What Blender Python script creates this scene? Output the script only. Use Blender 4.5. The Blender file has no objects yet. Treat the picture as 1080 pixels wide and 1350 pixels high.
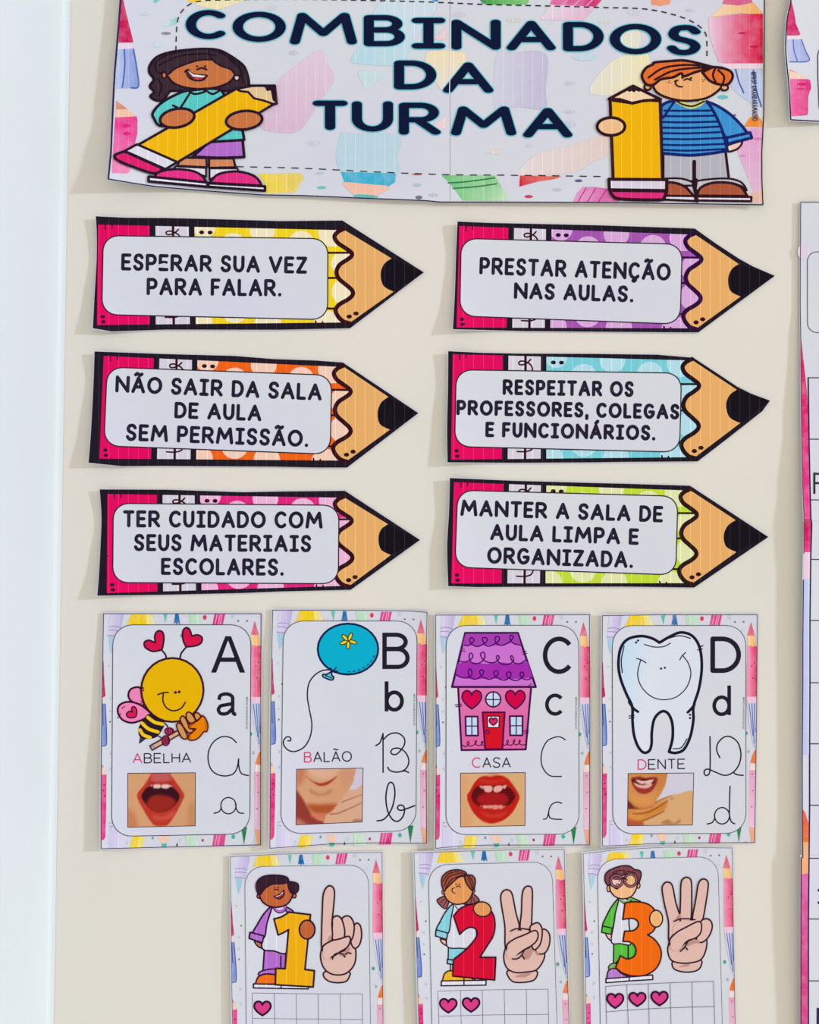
import bpy, math, random
from mathutils import Vector
from mathutils.geometry import tessellate_polygon, delaunay_2d_cdt

# ------------------------------------------------------------------ camera, light, exposure
scene = bpy.context.scene
D = 1.0                       # camera to wall, metres
S = 0.745 / 1080.0            # metres on the wall for one photo pixel
ZC = 1.5                      # camera height
col0 = bpy.data.collections.new('classroom_wall'); scene.collection.children.link(col0)

cam_d = bpy.data.cameras.new('camera'); cam = bpy.data.objects.new('camera', cam_d)
col0.objects.link(cam)
cam.location = (0, -D, ZC); cam.rotation_euler = (math.pi / 2, 0, 0)
cam_d.sensor_fit = 'HORIZONTAL'; cam_d.sensor_width = 36; cam_d.lens = 36 * D / 0.745
cam_d.clip_start = 0.02
scene.camera = cam

world = bpy.data.worlds.new('room_light'); scene.world = world; world.use_nodes = True
wb = world.node_tree.nodes['Background']
wb.inputs[0].default_value = (1.0, 0.940, 0.815, 1); wb.inputs[1].default_value = 0.89

sun_d = bpy.data.lights.new('window_daylight', 'SUN'); sun = bpy.data.objects.new('window_daylight', sun_d)
col0.objects.link(sun)
sun_d.energy = 1.98; sun_d.angle = math.radians(4.0); sun_d.color = (0.68, 0.80, 1.01)
sun.location = (2, -1.2, 2.2)
sun.rotation_euler = Vector((-0.915, 0.38, -0.20)).to_track_quat('-Z', 'Y').to_euler()

vs = scene.view_settings
vs.view_transform = 'Standard'; vs.look = 'None'; vs.gamma = 1; vs.exposure = 0.0
vs.use_curve_mapping = False

# ------------------------------------------------------------------ small helpers
def lin(c):
    out = []
    for v in c[:3]:
        v /= 255.0
        out.append(v / 12.92 if v <= 0.04045 else ((v + 0.055) / 1.055) ** 2.4)
    return tuple(out) + (1.0,)

def at(px, py, Y):
    k = (D + Y) / D * S
    return Vector(((px - 540) * k, Y, ZC + (675 - py) * k))

def principled(name, rough=0.7, spec=0.15):
    m = bpy.data.materials.new(name); m.use_nodes = True
    b = m.node_tree.nodes['Principled BSDF']
    b.inputs['Roughness'].default_value = rough
    b.inputs['Specular IOR Level'].default_value = spec
    return m, m.node_tree, b

def mat_paint(name, rgb, mottle=0.03, bump=0.05):
    m, nt, b = principled(name, 0.75, 0.1)
    tc = nt.nodes.new('ShaderNodeTexCoord')
    n = nt.nodes.new('ShaderNodeTexNoise'); n.inputs['Scale'].default_value = 5; n.inputs['Detail'].default_value = 3
    nt.links.new(tc.outputs['Object'], n.inputs['Vector'])
    r = nt.nodes.new('ShaderNodeValToRGB')
    base = lin(rgb)
    r.color_ramp.elements[0].position = 0.3; r.color_ramp.elements[1].position = 0.7
    r.color_ramp.elements[0].color = (base[0] * (1 - mottle), base[1] * (1 - mottle * 0.4), base[2] * (1 - mottle * 0.6), 1)
    r.color_ramp.elements[1].color = (base[0] * (1 + mottle * 0.3), base[1] * (1 - mottle * 0.2), base[2] * (1 + mottle * 0.3), 1)
    nt.links.new(n.outputs['Fac'], r.inputs['Fac']); nt.links.new(r.outputs['Color'], b.inputs['Base Color'])
    n2 = nt.nodes.new('ShaderNodeTexNoise'); n2.inputs['Scale'].default_value = 140; n2.inputs['Detail'].default_value = 4
    nt.links.new(tc.outputs['Object'], n2.inputs['Vector'])
    bp = nt.nodes.new('ShaderNodeBump'); bp.inputs['Strength'].default_value = bump; bp.inputs['Distance'].default_value = 0.001
    nt.links.new(n2.outputs['Fac'], bp.inputs['Height']); nt.links.new(bp.outputs['Normal'], b.inputs['Normal'])
    return m

def mat_ink(name, streak=0.0, wash=0.0):
    """printed ink: colour from the print itself, fine printer streaks, watery pigment variation"""
    m, nt, b = principled(name, 0.85, 0.03)
    L = nt.links
    a = nt.nodes.new('ShaderNodeAttribute'); a.attribute_name = 'ink'
    cur = a.outputs['Color']
    uv = nt.nodes.new('ShaderNodeUVMap'); uv.uv_map = 'sheet'
    if wash:
        n = nt.nodes.new('ShaderNodeTexNoise'); n.inputs['Scale'].default_value = 75; n.inputs['Detail'].default_value = 4
        L.new(uv.outputs['UV'], n.inputs['Vector'])
        mr = nt.nodes.new('ShaderNodeMapRange'); mr.inputs['From Min'].default_value = 0.4; mr.inputs['From Max'].default_value = 0.72
        mr.inputs['To Max'].default_value = wash
        L.new(n.outputs['Fac'], mr.inputs['Value'])
        mx = nt.nodes.new('ShaderNodeMix'); mx.data_type = 'RGBA'
        L.new(mr.outputs['Result'], mx.inputs['Factor']); L.new(cur, mx.inputs['A']); mx.inputs['B'].default_value = (0.72, 0.7, 0.76, 1)
        cur = mx.outputs['Result']
    if streak:
        sx = nt.nodes.new('ShaderNodeSeparateXYZ'); L.new(uv.outputs['UV'], sx.inputs[0])
        m1 = nt.nodes.new('ShaderNodeMath'); m1.operation = 'MULTIPLY'; m1.inputs[1].default_value = 1000 / 13.0
        L.new(sx.outputs[0], m1.inputs[0])
        m2 = nt.nodes.new('ShaderNodeMath'); m2.operation = 'FRACT'; L.new(m1.outputs[0], m2.inputs[0])
        m3 = nt.nodes.new('ShaderNodeMath'); m3.operation = 'LESS_THAN'; m3.inputs[1].default_value = 0.075
        L.new(m2.outputs[0], m3.inputs[0])
        m4 = nt.nodes.new('ShaderNodeMath'); m4.operation = 'MULTIPLY'; m4.inputs[1].default_value = streak
        L.new(m3.outputs[0], m4.inputs[0])
        va = nt.nodes.new('ShaderNodeVectorMath'); va.operation = 'MULTIPLY_ADD'
        va.inputs[1].default_value = (1.45, 1.45, 1.45); va.inputs[2].default_value = (0.03, 0.028, 0.034)
        L.new(cur, va.inputs[0])
        mx = nt.nodes.new('ShaderNodeMix'); mx.data_type = 'RGBA'
        L.new(m4.outputs[0], mx.inputs['Factor']); L.new(cur, mx.inputs['A']); L.new(va.outputs[0], mx.inputs['B'])
        cur = mx.outputs['Result']
    L.new(cur, b.inputs['Base Color'])
    return m

PAPER_RGB = (210, 210, 221)
def mat_paper():
    m, nt, b = principled('office_paper', 0.8, 0.06)
    tc = nt.nodes.new('ShaderNodeTexCoord')
    n = nt.nodes.new('ShaderNodeTexNoise'); n.inputs['Scale'].default_value = 9; n.inputs['Detail'].default_value = 2
    nt.links.new(tc.outputs['Object'], n.inputs['Vector'])
    r = nt.nodes.new('ShaderNodeValToRGB')
    r.color_ramp.elements[0].color = lin((211, 213, 218)); r.color_ramp.elements[1].color = lin((210, 208, 222))
    r.color_ramp.elements[0].position = 0.35; r.color_ramp.elements[1].position = 0.65
    nt.links.new(n.outputs['Fac'], r.inputs['Fac']); nt.links.new(r.outputs['Color'], b.inputs['Base Color'])
    return m

M_PAPER = mat_paper()
M_INK = mat_ink('printer_ink')
M_STREAK = mat_ink('streaky_printer_ink', streak=0.55)
M_WASH = mat_ink('watercolour_print', streak=0.3, wash=0.15)
M_WALL = mat_paint('cream_wall_paint', (224, 217, 207), 0.035)
M_WHITE = mat_paint('white_wall_paint', (213, 218, 218), 0.012)

# ------------------------------------------------------------------ 2D geometry (pixel space of each sheet)
def spline(pts, closed=False, n=7):
    """Catmull-Rom through pts; a point with a third element is a corner"""
    P = [tuple(p) for p in pts]
    N = len(P)
    if N < 3 and not closed:
        return [p[:2] for p in P]
    out = []
    segs = N if closed else N - 1
    def g(i):
        return P[i % N] if closed else P[max(0, min(N - 1, i))]
    for i in range(segs):
        p1, p2 = g(i), g(i + 1)
        p0 = p1 if len(p1) > 2 else g(i - 1)
        p3 = p2 if len(p2) > 2 else g(i + 2)
        for k in range(n):
            t = k / n
            out.append(tuple(0.5 * ((2 * p1[j]) + (-p0[j] + p2[j]) * t + (2 * p0[j] - 5 * p1[j] + 4 * p2[j] - p3[j]) * t * t
                             + (-p0[j] + 3 * p1[j] - 3 * p2[j] + p3[j]) * t ** 3) for j in (0, 1)))
    if not closed:
        out.append(P[-1][:2])
    return out

def arc(cx, cy, rx, ry, a0, a1, n=None):
    n = n or max(4, int(abs(a1 - a0) / 12))
    return [(cx + rx * math.cos(math.radians(a0 + (a1 - a0) * i / n)), cy + ry * math.sin(math.radians(a0 + (a1 - a0) * i / n))) for i in range(n + 1)]

def ellipse(cx, cy, rx, ry, rot=0, n=28):
    c, s = math.cos(math.radians(rot)), math.sin(math.radians(rot))
    out = []
    for i in range(n):
        a = 2 * math.pi * i / n
        x, y = rx * math.cos(a), ry * math.sin(a)
        out.append((cx + x * c - y * s, cy + x * s + y * c))
    return out

def clip_half(poly, a, b, c):
    """keep a*x+b*y+c >= 0"""
    out = []
    for i in range(len(poly)):
        p, q = poly[i], poly[(i + 1) % len(poly)]
        dp, dq = a * p[0] + b * p[1] + c, a * q[0] + b * q[1] + c
        if dp >= 0:
            out.append(p)
        if (dp > 0 and dq < 0) or (dp < 0 and dq > 0):
            t = dp / (dp - dq)
            out.append((p[0] + (q[0] - p[0]) * t, p[1] + (q[1] - p[1]) * t))
    return out

def area(p):
    return 0.5 * sum(p[i][0] * p[(i + 1) % len(p)][1] - p[(i + 1) % len(p)][0] * p[i][1] for i in range(len(p)))

def clip_convex(poly, region):
    sgn = 1 if area(region) > 0 else -1
    for i in range(len(region)):
        p, q = region[i], region[(i + 1) % len(region)]
        a, b = -(q[1] - p[1]) * sgn, (q[0] - p[0]) * sgn
        poly = clip_half(poly, a, b, -(a * p[0] + b * p[1]))
        if len(poly) < 3:
            return []
    return poly

def triangulate(poly):
    cl = [poly[0]]
    for p in poly[1:]:
        if abs(p[0] - cl[-1][0]) + abs(p[1] - cl[-1][1]) > 1e-4:
            cl.append(p)
    if len(cl) > 2 and abs(cl[0][0] - cl[-1][0]) + abs(cl[0][1] - cl[-1][1]) < 1e-4:
        cl.pop()
    if len(cl) < 3:
        return []
    tr = tessellate_polygon([[Vector((p[0], p[1], 0)) for p in cl]])
    return [[cl[i] for i in t] for t in tr]

def union(faces):
    """merge overlapping convex faces into one flat, non-overlapping set of triangles"""
    if len(faces) < 2:
        return faces
    vs_, fs_ = [], []
    for f in faces:
        if abs(area(f)) < 1e-5:
            continue
        f = f if area(f) > 0 else f[::-1]
        fs_.append(list(range(len(vs_), len(vs_) + len(f))))
        vs_ += [Vector((p[0], p[1])) for p in f]
    try:
        v, e, f, _, _, src = delaunay_2d_cdt(vs_, [], fs_, 0, 1e-4)
    except Exception:
        return faces
    tris = [[(v[i].x, v[i].y) for i in t] for t, o in zip(f, src) if o]
    inp = [[(vs_[i].x, vs_[i].y) for i in g] for g in fs_]
    boxes = [(min(p[0] for p in g), min(p[1] for p in g), max(p[0] for p in g), max(p[1] for p in g)) for g in inp]
    full = sum(area(g) for g in inp)
    big = max(area(g) for g in inp)
    if sum(abs(area(t)) for t in tris) > full * 1.0005 or max(abs(area(t)) for t in tris) > big * 1.001:
        def covered(x, y):
            for g, bb in zip(inp, boxes):
                if bb[0] <= x <= bb[2] and bb[1] <= y <= bb[3]:
                    for a, b in zip(g, g[1:] + g[:1]):
                        if (b[0] - a[0]) * (y - a[1]) - (b[1] - a[1]) * (x - a[0]) < -1e-6:
                            break
                    else:
                        return True
            return False
        tris = [[(v[i].x, v[i].y) for i in t] for t in f]
        tris = [t for t in tris if covered(sum(p[0] for p in t) / 3, sum(p[1] for p in t) / 3)]
    return tris

def hull4(q):
    """convex outline of a pen segment (a tight inner bend would fold it over)"""
    sg = [(q[(i + 1) % 4][0] - q[i][0]) * (q[(i + 2) % 4][1] - q[i][1]) - (q[(i + 1) % 4][1] - q[i][1]) * (q[(i + 2) % 4][0] - q[i][0]) for i in range(4)]
    if min(sg) >= 0 or max(sg) <= 0:
        return q
    P = sorted(q)
    def half(P):
        h = []
        for p in P:
            while len(h) > 1 and (h[-1][0] - h[-2][0]) * (p[1] - h[-2][1]) - (h[-1][1] - h[-2][1]) * (p[0] - h[-2][0]) <= 0:
                h.pop()
            h.append(p)
        return h
    return half(P)[:-1] + half(P[::-1])[:-1]

def stroke(pts, hx, hy=None, closed=False, cap='round'):
    """list of convex faces that make a pen line; hx, hy = half widths of the pen"""
    hy = hx if hy is None else hy
    P = [pts[0]]
    for p in pts[1:]:
        if math.hypot(p[0] - P[-1][0], p[1] - P[-1][1]) > 0.02:
            P.append(p)
    if closed and len(P) > 2 and math.hypot(P[0][0] - P[-1][0], P[0][1] - P[-1][1]) < 0.02:
        P.pop()
    if len(P) < 2:
        return [ellipse(P[0][0], P[0][1], hx, hy, n=14)]
    N = len(P); faces = []
    def off(n):
        d = math.sqrt((hx * n[0]) ** 2 + (hy * n[1]) ** 2) or 1
        return (hx * hx * n[0] / d, hy * hy * n[1] / d)
    segs = N if closed else N - 1
    T = []
    for i in range(segs):
        q, p = P[(i + 1) % N], P[i]
        l = math.hypot(q[0] - p[0], q[1] - p[1])
        T.append(((q[0] - p[0]) / l, (q[1] - p[1]) / l))
    def corner(i):                       # offset at vertex i: (smooth?, offset)
        if not closed and (i == 0 or i == N - 1):
            return None
        t0, t1 = T[i - 1], T[i % segs]
        c = t0[0] * t1[0] + t0[1] * t1[1]
        if c < 0.72:
            return None
        n = (-(t0[1] + t1[1]), t0[0] + t1[0]); l = math.hypot(*n); n = (n[0] / l, n[1] / l)
        o = off(n); k = 1 / max(0.8, math.sqrt((1 + c) / 2))
        return (o[0] * k, o[1] * k)
    cs = [corner(i) for i in range(N)]
    for i in range(segs):
        j = (i + 1) % N
        o = off((-T[i][1], T[i][0]))
        a, b = cs[i] or o, cs[j] or o
        p, q = P[i], P[j]
        faces.append(hull4([(p[0] + a[0], p[1] + a[1]), (p[0] - a[0], p[1] - a[1]), (q[0] - b[0], q[1] - b[1]), (q[0] + b[0], q[1] + b[1])]))
    for i in range(N):
        if cs[i] is None and ((closed or 0 < i < N - 1) or cap == 'round'):
            faces.append(ellipse(P[i][0], P[i][1], hx, hy, n=12))
    return faces

# ------------------------------------------------------------------ stroke lettering (x 0..1, y 0 top .. 1 bottom)
FULL = arc(.5, .5, .5, .5, -90, 270, 30)
SSP = spline([(.97, .16), (.78, .02), (.5, -.01), (.2, .05), (.06, .25), (.2, .42), (.5, .5), (.82, .6), (.96, .77), (.8, .95), (.48, 1.01), (.18, .96), (.0, .82)])
GL = {
 'A': [[(0, 1), (.5, 0), (1, 1)], [(.19, .66), (.81, .66)]],
 'B': [[(0, 0), (.52, 0)] + arc(.52, .235, .4, .235, -90, 90) + [(0, .47)], [(0, .47), (.56, .47)] + arc(.56, .735, .44, .265, -90, 90) + [(0, 1), (0, 0)]],
 'C': [arc(.57, .5, .57, .5, -48, -312, 26)],
 'D': [[(0, 0), (.38, 0)] + arc(.38, .5, .62, .5, -90, 90, 18) + [(0, 1), (0, 0)]],
 'E': [[(1, 0), (0, 0), (0, 1), (1, 1)], [(0, .49), (.86, .49)]],
 'F': [[(1, 0), (0, 0), (0, 1)], [(0, .5), (.84, .5)]],
 'G': [arc(.52, .5, .52, .5, -48, -335, 26) + [(1, .56)], [(.58, .56), (1, .56)]],
 'H': [[(0, 0), (0, 1)], [(1, 0), (1, 1)], [(0, .48), (1, .48)]],
 'I': [[(.5, 0), (.5, 1)], [(0, 0), (1, 0)], [(0, 1), (1, 1)]],
 'L': [[(0, 0), (0, 1), (1, 1)]],
 'M': [[(0, 1), (.13, 0), (.5, .68), (.87, 0), (1, 1)]],
 'N': [[(0, 1), (0, 0), (1, 1), (1, 0)]],
 'O': [FULL],
 'P': [[(0, 1), (0, 0), (.55, 0)] + arc(.55, .29, .45, .29, -90, 90) + [(0, .58)]],
 'R': [[(0, 1), (0, 0), (.52, 0)] + arc(.52, .27, .42, .27, -90, 90) + [(0, .54)], [(.42, .54), (1, 1)]],
 'S': [SSP],
 'T': [[(0, 0), (1, 0)], [(.5, 0), (.5, 1)]],
 'U': [[(0, 0), (0, .6)] + arc(.5, .6, .5, .4, 180, 0, 14) + [(1, 0)]],
 'V': [[(0, 0), (.5, 1), (1, 0)]],
 'Z': [[(0, 0), (1, 0), (0, 1), (1, 1)]],
 '.': [[(.5, .98), (.5, 1)]],
 ',': [[(.6, .96), (.5, 1.1), (.2, 1.2)]],
 '@': [arc(.5, .5, .5, .5, 40, 380, 16), arc(.5, .5, .2, .22, 0, 360, 10)],
}
TILDE = [spline([(.2, -.22), (.36, -.31), (.5, -.25), (.64, -.2), (.8, -.28)])]
GL['Ã'] = GL['A'] + TILDE
GL['Á'] = GL['A'] + [[(.48, -.2), (.68, -.36)]]
GL['Ç'] = GL['C'] + [[(.6, 1.02), (.68, 1.14), (.5, 1.24), (.38, 1.2)]]
W_HAND = dict(A=.84, B=.7, C=.76, D=.74, E=.62, F=.6, G=.8, H=.78, I=.58, L=.58, M=1.06, N=.86, O=.92, P=.68, R=.74, S=.66, T=.7, U=.7, V=.84, Z=.68)
W_SANS = dict(A=.93, B=.8, C=.95, D=.88, E=.78, F=.7, H=.82, L=.66, M=.98, N=.82, O=1.03, P=.8, R=.86, S=.82, T=.84, U=.82, I=.3)
W_HAND.update({'Ã': .84, 'Á': .84, 'Ç': .76, '.': .24, ',': .24, '@': .9}); W_SANS.update({'Ã': .93, '.': .25, '@': 1.0})

def glyph_in_box(ch, x0, y0, x1, y1):
    return [[(x0 + p[0] * (x1 - x0), y0 + p[1] * (y1 - y0)) for p in s] for s in GL[ch]]

def text_lines(txt, a, b, height, width, table, gap=.11, space=.42):
    """a = bottom left, b = bottom right of the line in px; returns (char, polylines) with the outer edges fitted"""
    cap = height
    adv = []; x = 0
    for ch in txt:
        if ch == ' ':
            x += space; continue
        w = table[ch]
        adv.append((ch, x, w)); x += w + gap
    tot = x - gap
    L = math.hypot(b[0] - a[0], b[1] - a[1]); ux, uy = (b[0] - a[0]) / L, (b[1] - a[1]) / L
    k = L / tot; h = width / 2
    out = []
    for ch, gx, w in adv:
        x0, x1 = gx * k + h, (gx + w) * k - h
        for s in GL[ch]:
            pl = []
            for p in s:
                lx = x0 + p[0] * (x1 - x0); ly = -(cap - h) + p[1] * (cap - 2 * h)
                pl.append((a[0] + ux * lx - uy * ly, a[1] + uy * lx + ux * ly))
            out.append((ch, pl))
    return out

# ------------------------------------------------------------------ a sheet on the wall with prints on it
EPS0, EPS = 0.00012, 0.000035

class Part:
    def __init__(s, name, parent, label):
        s.name, s.parent, s.label, s.shapes = name, parent, label, []

class Sheet:
    def __init__(s, name, label, cat, group, box, base=0.0012, curls=(), ink=None, step=5.0):
        s.name, s.label, s.cat, s.group, s.base, s.curls, s.ink = name, label, cat, group, base, curls, ink or M_INK
        s.box = box; s.parts = []; s.placed = []; s.fr = (0, 0, 1.0); s.lw = 1.0; s.clip = None; s.map = None
        s.order = []
        xs, ys = set(), set()
        x0, y0, x1, y1 = box
        for kind, edge, width, prof in curls:
            if kind in ('left', 'right'):
                n = int(width / step) + 1
                for i in range(n + 1):
                    xs.add(round(edge + (i if kind == 'left' else -i) * width / n, 3))
                lo, hi = min(p[0] for p in prof), max(p[0] for p in prof)
                n = int((hi - lo) / 12) + 1
                for i in range(n + 1):
                    ys.add(round(lo + (hi - lo) * i / n, 3))
            else:
                n = int(width / step) + 1
                for i in range(n + 1):
                    ys.add(round(edge + (i if kind == 'top' else -i) * width / n, 3))
                lo, hi = min(p[0] for p in prof), max(p[0] for p in prof)
                n = int((hi - lo) / 12) + 1
                for i in range(n + 1):
                    xs.add(round(lo + (hi - lo) * i / n, 3))
        s.xs, s.ys = sorted(xs), sorted(ys)
        s.x_reach = [(c[1], c[2], c[0]) for c in curls]

    def lift(s, x, y):
        h = s.base
        for kind, edge, width, prof in s.curls:
            d, q = (x - edge, y) if kind == 'left' else (edge - x, y) if kind == 'right' else (edge - y, x) if kind == 'bottom' else (y - edge, x)
            t = 1 - d / width
            if t <= 0:
                continue
            t = min(t, 1.08)
            for (q0, h0), (q1, h1) in zip(prof, prof[1:]):
                if q0 <= q <= q1:
                    f = (q - q0) / (q1 - q0); f = f * f * (3 - 2 * f)
                    h += (h0 + (h1 - h0) * f) * t * t * 0.68; break
            else:
                h += (prof[0][1] if q < prof[0][0] else prof[-1][1]) * t * t * 0.68
        return h

    # ---- part bookkeeping
    def part(s, name, parent=None, label=None):
        p = Part(name, parent, label); s.parts.append(p); return p

    def X(s, p):
        q = (s.fr[0] + p[0] / s.fr[2], s.fr[1] + p[1] / s.fr[2])
        return s.map(q) if s.map else q

    def put(s, part, faces, col, mat=None, layer=None, merge=False):
        if merge:
            faces = union(faces)
        if s.clip:
            faces = [c for c in (clip_convex(f, s.clip) for f in faces) if len(c) > 2]
        if not faces:
            return
        xs = [p[0] for f in faces for p in f]; ys = [p[1] for f in faces for p in f]
        bb = (min(xs), min(ys), max(xs), max(ys))
        if layer is None:
            layer = 1
            for b2, l2 in s.placed:
                if l2 >= layer and b2[0] < bb[2] and b2[2] > bb[0] and b2[1] < bb[3] and b2[3] > bb[1]:
                    layer = l2 + 1
            s.placed.append((bb, layer))
        part.shapes.append((faces, col, layer, mat or s.ink))

    # ---- drawing in the current frame
    def fill(s, part, pts, col, smooth=False, mat=None):
        q = [s.X(p[:2]) + ((1,) if len(p) > 2 else ()) for p in pts]
        if smooth:
            q = spline(q, True)
        s.put(part, triangulate([p[:2] for p in q]), col, mat)

    def line(s, part, pts, w, col, smooth=True, closed=False, cap='round', mat=None):
        q = [s.X(p[:2]) + ((1,) if len(p) > 2 else ()) for p in pts]
        if smooth:
            q = spline(q, closed)
        s.put(part, stroke([p[:2] for p in q], w * s.lw / s.fr[2] / 2, closed=closed, cap=cap), col, mat, merge=True)

    def lines(s, part, many, w, col, smooth=True, cap='round'):
        f = []
        for pts in many:
            q = [s.X(p[:2]) for p in pts]
            if smooth:
                q = spline(q)
            f += stroke(q, w * s.lw / s.fr[2] / 2, cap=cap)
        s.put(part, f, col, merge=True)

    def blob(s, part, pts, col, ol=None, w=0, smooth=True):
        s.fill(part, pts, col, smooth)
        if ol is not None:
            s.line(part, pts, w, ol, smooth, True)

    def ell(s, part, cx, cy, rx, ry, col, ol=None, w=0, rot=0, mat=None):
        pts = ellipse(cx, cy, rx, ry, rot)
        if col is not None:
            s.fill(part, pts, col, mat=mat)
        if ol is not None:
            s.line(part, pts, w, ol, False, True)

    def dots(s, part, cs, r, col, ry=None):
        s.put(part, [[s.X(p) for p in ellipse(c[0], c[1], r, ry or r, n=12)] for c in cs], col)

    def heart(s, part, x0, y0, x1, y1, col, ol, w):
        pts = [(.5, 1, 1), (.2, .74), (.02, .42), (.06, .12), (.25, .0), (.42, .08), (.5, .24, 1), (.58, .08), (.75, .0), (.94, .12), (.98, .42), (.8, .74)]
        s.blob(part, [(x0 + p[0] * (x1 - x0), y0 + p[1] * (y1 - y0)) + p[2:] for p in pts], col, ol, w)

    def text(s, part, txt, a, b, height, w, col, table, gap=.11, space=.42, cap='round', first=None):
        sc = s.fr[2]
        ls = text_lines(txt, s.X(a), s.X(b), height / sc, w / sc, table, gap, space)
        f1, f2 = [], []
        seen = None
        for k, (ch, pl) in enumerate(ls):
            tgt = f2
            if first is not None and k < len(GL[txt[0]]):
                tgt = f1
            tgt.extend(stroke(pl, w / sc / 2, cap=cap))
        if f2:
            s.put(part, f2, col, merge=True)
        if f1:
            s.put(part, f1, first, merge=True)

    def dash(s, part, pts, w, col, on, off_, smooth=True, mat=None):
        q = [s.X(p) for p in pts]
        if smooth:
            q = spline(q)
        sc = s.fr[2]; on /= sc; off_ /= sc
        faces = []; cur = [q[0]]; d = 0; pen = True
        for a, b in zip(q, q[1:]):
            l = math.hypot(b[0] - a[0], b[1] - a[1]); t = 0
            while l - t > (on if pen else off_) - d:
                t += (on if pen else off_) - d; d = 0
                p = (a[0] + (b[0] - a[0]) * t / l, a[1] + (b[1] - a[1]) * t / l)
                if pen:
                    faces += stroke(cur + [p], w / sc / 2, cap='butt')
                pen = not pen; cur = [p]
            d += l - t
            if pen:
                cur.append(b)
            else:
                cur = [b]
        s.put(part, faces, col, mat, merge=True)

    # ---- sheets of paper
    def paper(s, outline, name='paper_sheet', label=None):
        p = s.part(name, None, label); p.paper = outline
        return p

    # ---- mesh building
    def cut(s, face):
        """split a convex face along the bend lines of the sheet"""
        def split(fs, axis, lines):
            out = []
            for f in fs:
                lo, hi = min(p[axis] for p in f), max(p[axis] for p in f)
                cur = f
                for L in lines:
                    if L <= lo + 1e-3:
                        continue
                    if L >= hi - 1e-3:
                        break
                    a, b = (1, 0) if axis == 0 else (0, 1)
                    left = clip_half(cur, -a, -b, L); cur = clip_half(cur, a, b, -L)
                    if len(left) > 2:
                        out.append(left)
                    if len(cur) < 3:
                        break
                if len(cur) > 2:
                    out.append(cur)
            return out
        if not s.curls:
            return [face]
        lo = min(s.lift(p[0], p[1]) for p in face); hi = max(s.lift(p[0], p[1]) for p in face)
        x0, x1 = min(p[0] for p in face), max(p[0] for p in face)
        y0, y1 = min(p[1] for p in face), max(p[1] for p in face)
        mid = s.lift((x0 + x1) / 2, (y0 + y1) / 2)
        touches = hi > s.base + 1e-6 or mid > s.base + 1e-6
        if not touches:
            for kind, edge, width, prof in s.curls:
                if (kind == 'left' and x0 < edge + width) or (kind == 'right' and x1 > edge - width) or (kind == 'bottom' and y1 > edge - width) or (kind == 'top' and y0 < edge + width):
                    touches = True
        if not touches:
            return [face]
        return split(split([face], 0, s.xs), 1, s.ys)

    def build(s):
        x0, y0, x1, y1 = s.box
        org = at((x0 + x1) / 2, (y0 + y1) / 2, 0)
        root = bpy.data.objects.new(s.name, None); col0.objects.link(root)
        root.location = org; root.empty_display_size = 0.03
        root['label'] = s.label; root['category'] = s.cat
        if s.group:
            root['group'] = s.group
        made = {}
        for p in sorted(s.parts, key=lambda q: q.parent is not None):
            verts, faces, cols, mats, uvs = [], [], [], [], []
            index = {}
            mat_list = []
            def vid(q, layer, back=False):
                key = (round(q[0], 3), round(q[1], 3), layer, back)
                if key not in index:
                    h = s.lift(q[0], q[1])
                    Y = -(h + (EPS0 + EPS * layer if layer else 0)) + (0.00022 if back else 0)
                    v = at(q[0], q[1], -h); v.y = Y
                    index[key] = len(verts); verts.append(v - org); uvs.append((q[0] / 1000, q[1] / 1000))
                return index[key]
            def add(ids, cfun, qs, m):
                ids2 = []
                q2 = []
                for i, q in zip(ids, qs):
                    if i not in ids2:
                        ids2.append(i); q2.append(q)
                if len(ids2) < 3:
                    return
                if m not in mat_list:
                    mat_list.append(m)
                faces.append(ids2); mats.append(mat_list.index(m))
                cols.append([lin(cfun(q[0], q[1])) if callable(cfun) else cfun for q in q2])
            if hasattr(p, 'paper'):
                tri = triangulate(p.paper)
                pc = lin(PAPER_RGB)
                edges = {}
                for t in tri:
                    for f in s.cut(t):
                        if area(f) > 0:
                            f = f[::-1]
                        ids = [vid(q, 0) for q in f]
                        add(ids, pc, f, M_PAPER)
                        bids = [vid(q, 0, True) for q in f]
                        add(bids[::-1], pc, f[::-1], M_PAPER)
                        for i in range(len(f)):
                            a, b = ids[i], ids[(i + 1) % len(f)]
                            if a != b:
                                edges[(a, b)] = (bids[i], bids[(i + 1) % len(f)], f[i], f[(i + 1) % len(f)])
                for (a, b), (ba, bb, qa, qb) in edges.items():
                    if (b, a) not in edges:
                        add([b, a, ba, bb], pc, [qb, qa, qa, qb], M_PAPER)
            for fs, c, layer, m in p.shapes:
                cf = c if callable(c) else lin(c)
                for f0 in fs:
                    if abs(area(f0)) < 1e-4:
                        continue
                    if area(f0) > 0:
                        f0 = f0[::-1]
                    for f in s.cut(f0):
                        add([vid(q, layer) for q in f], cf, f, m)
            if not faces:
                continue
            me = bpy.data.meshes.new(p.name)
            me.from_pydata(verts, [], faces)
            for m in mat_list:
                me.materials.append(m)
            me.polygons.foreach_set('material_index', mats)
            me.polygons.foreach_set('use_smooth', [not hasattr(p, 'paper')] * len(faces))
            ca = me.color_attributes.new('ink', 'FLOAT_COLOR', 'CORNER')
            flat = []
            for poly, cc in zip(me.polygons, cols):
                for c in cc:
                    flat.extend(c)
            ca.data.foreach_set('color', flat)
            ul = me.uv_layers.new(name='sheet')
            fu = []
            for l in me.loops:
                fu.extend(uvs[l.vertex_index])
            ul.data.foreach_set('uv', fu)
            me.update()
            o = bpy.data.objects.new(p.name, me); col0.objects.link(o)
            o.parent = made[p.parent] if p.parent in made else root
            if p.label:
                o['label'] = p.label
            made[p] = o
        return root

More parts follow.
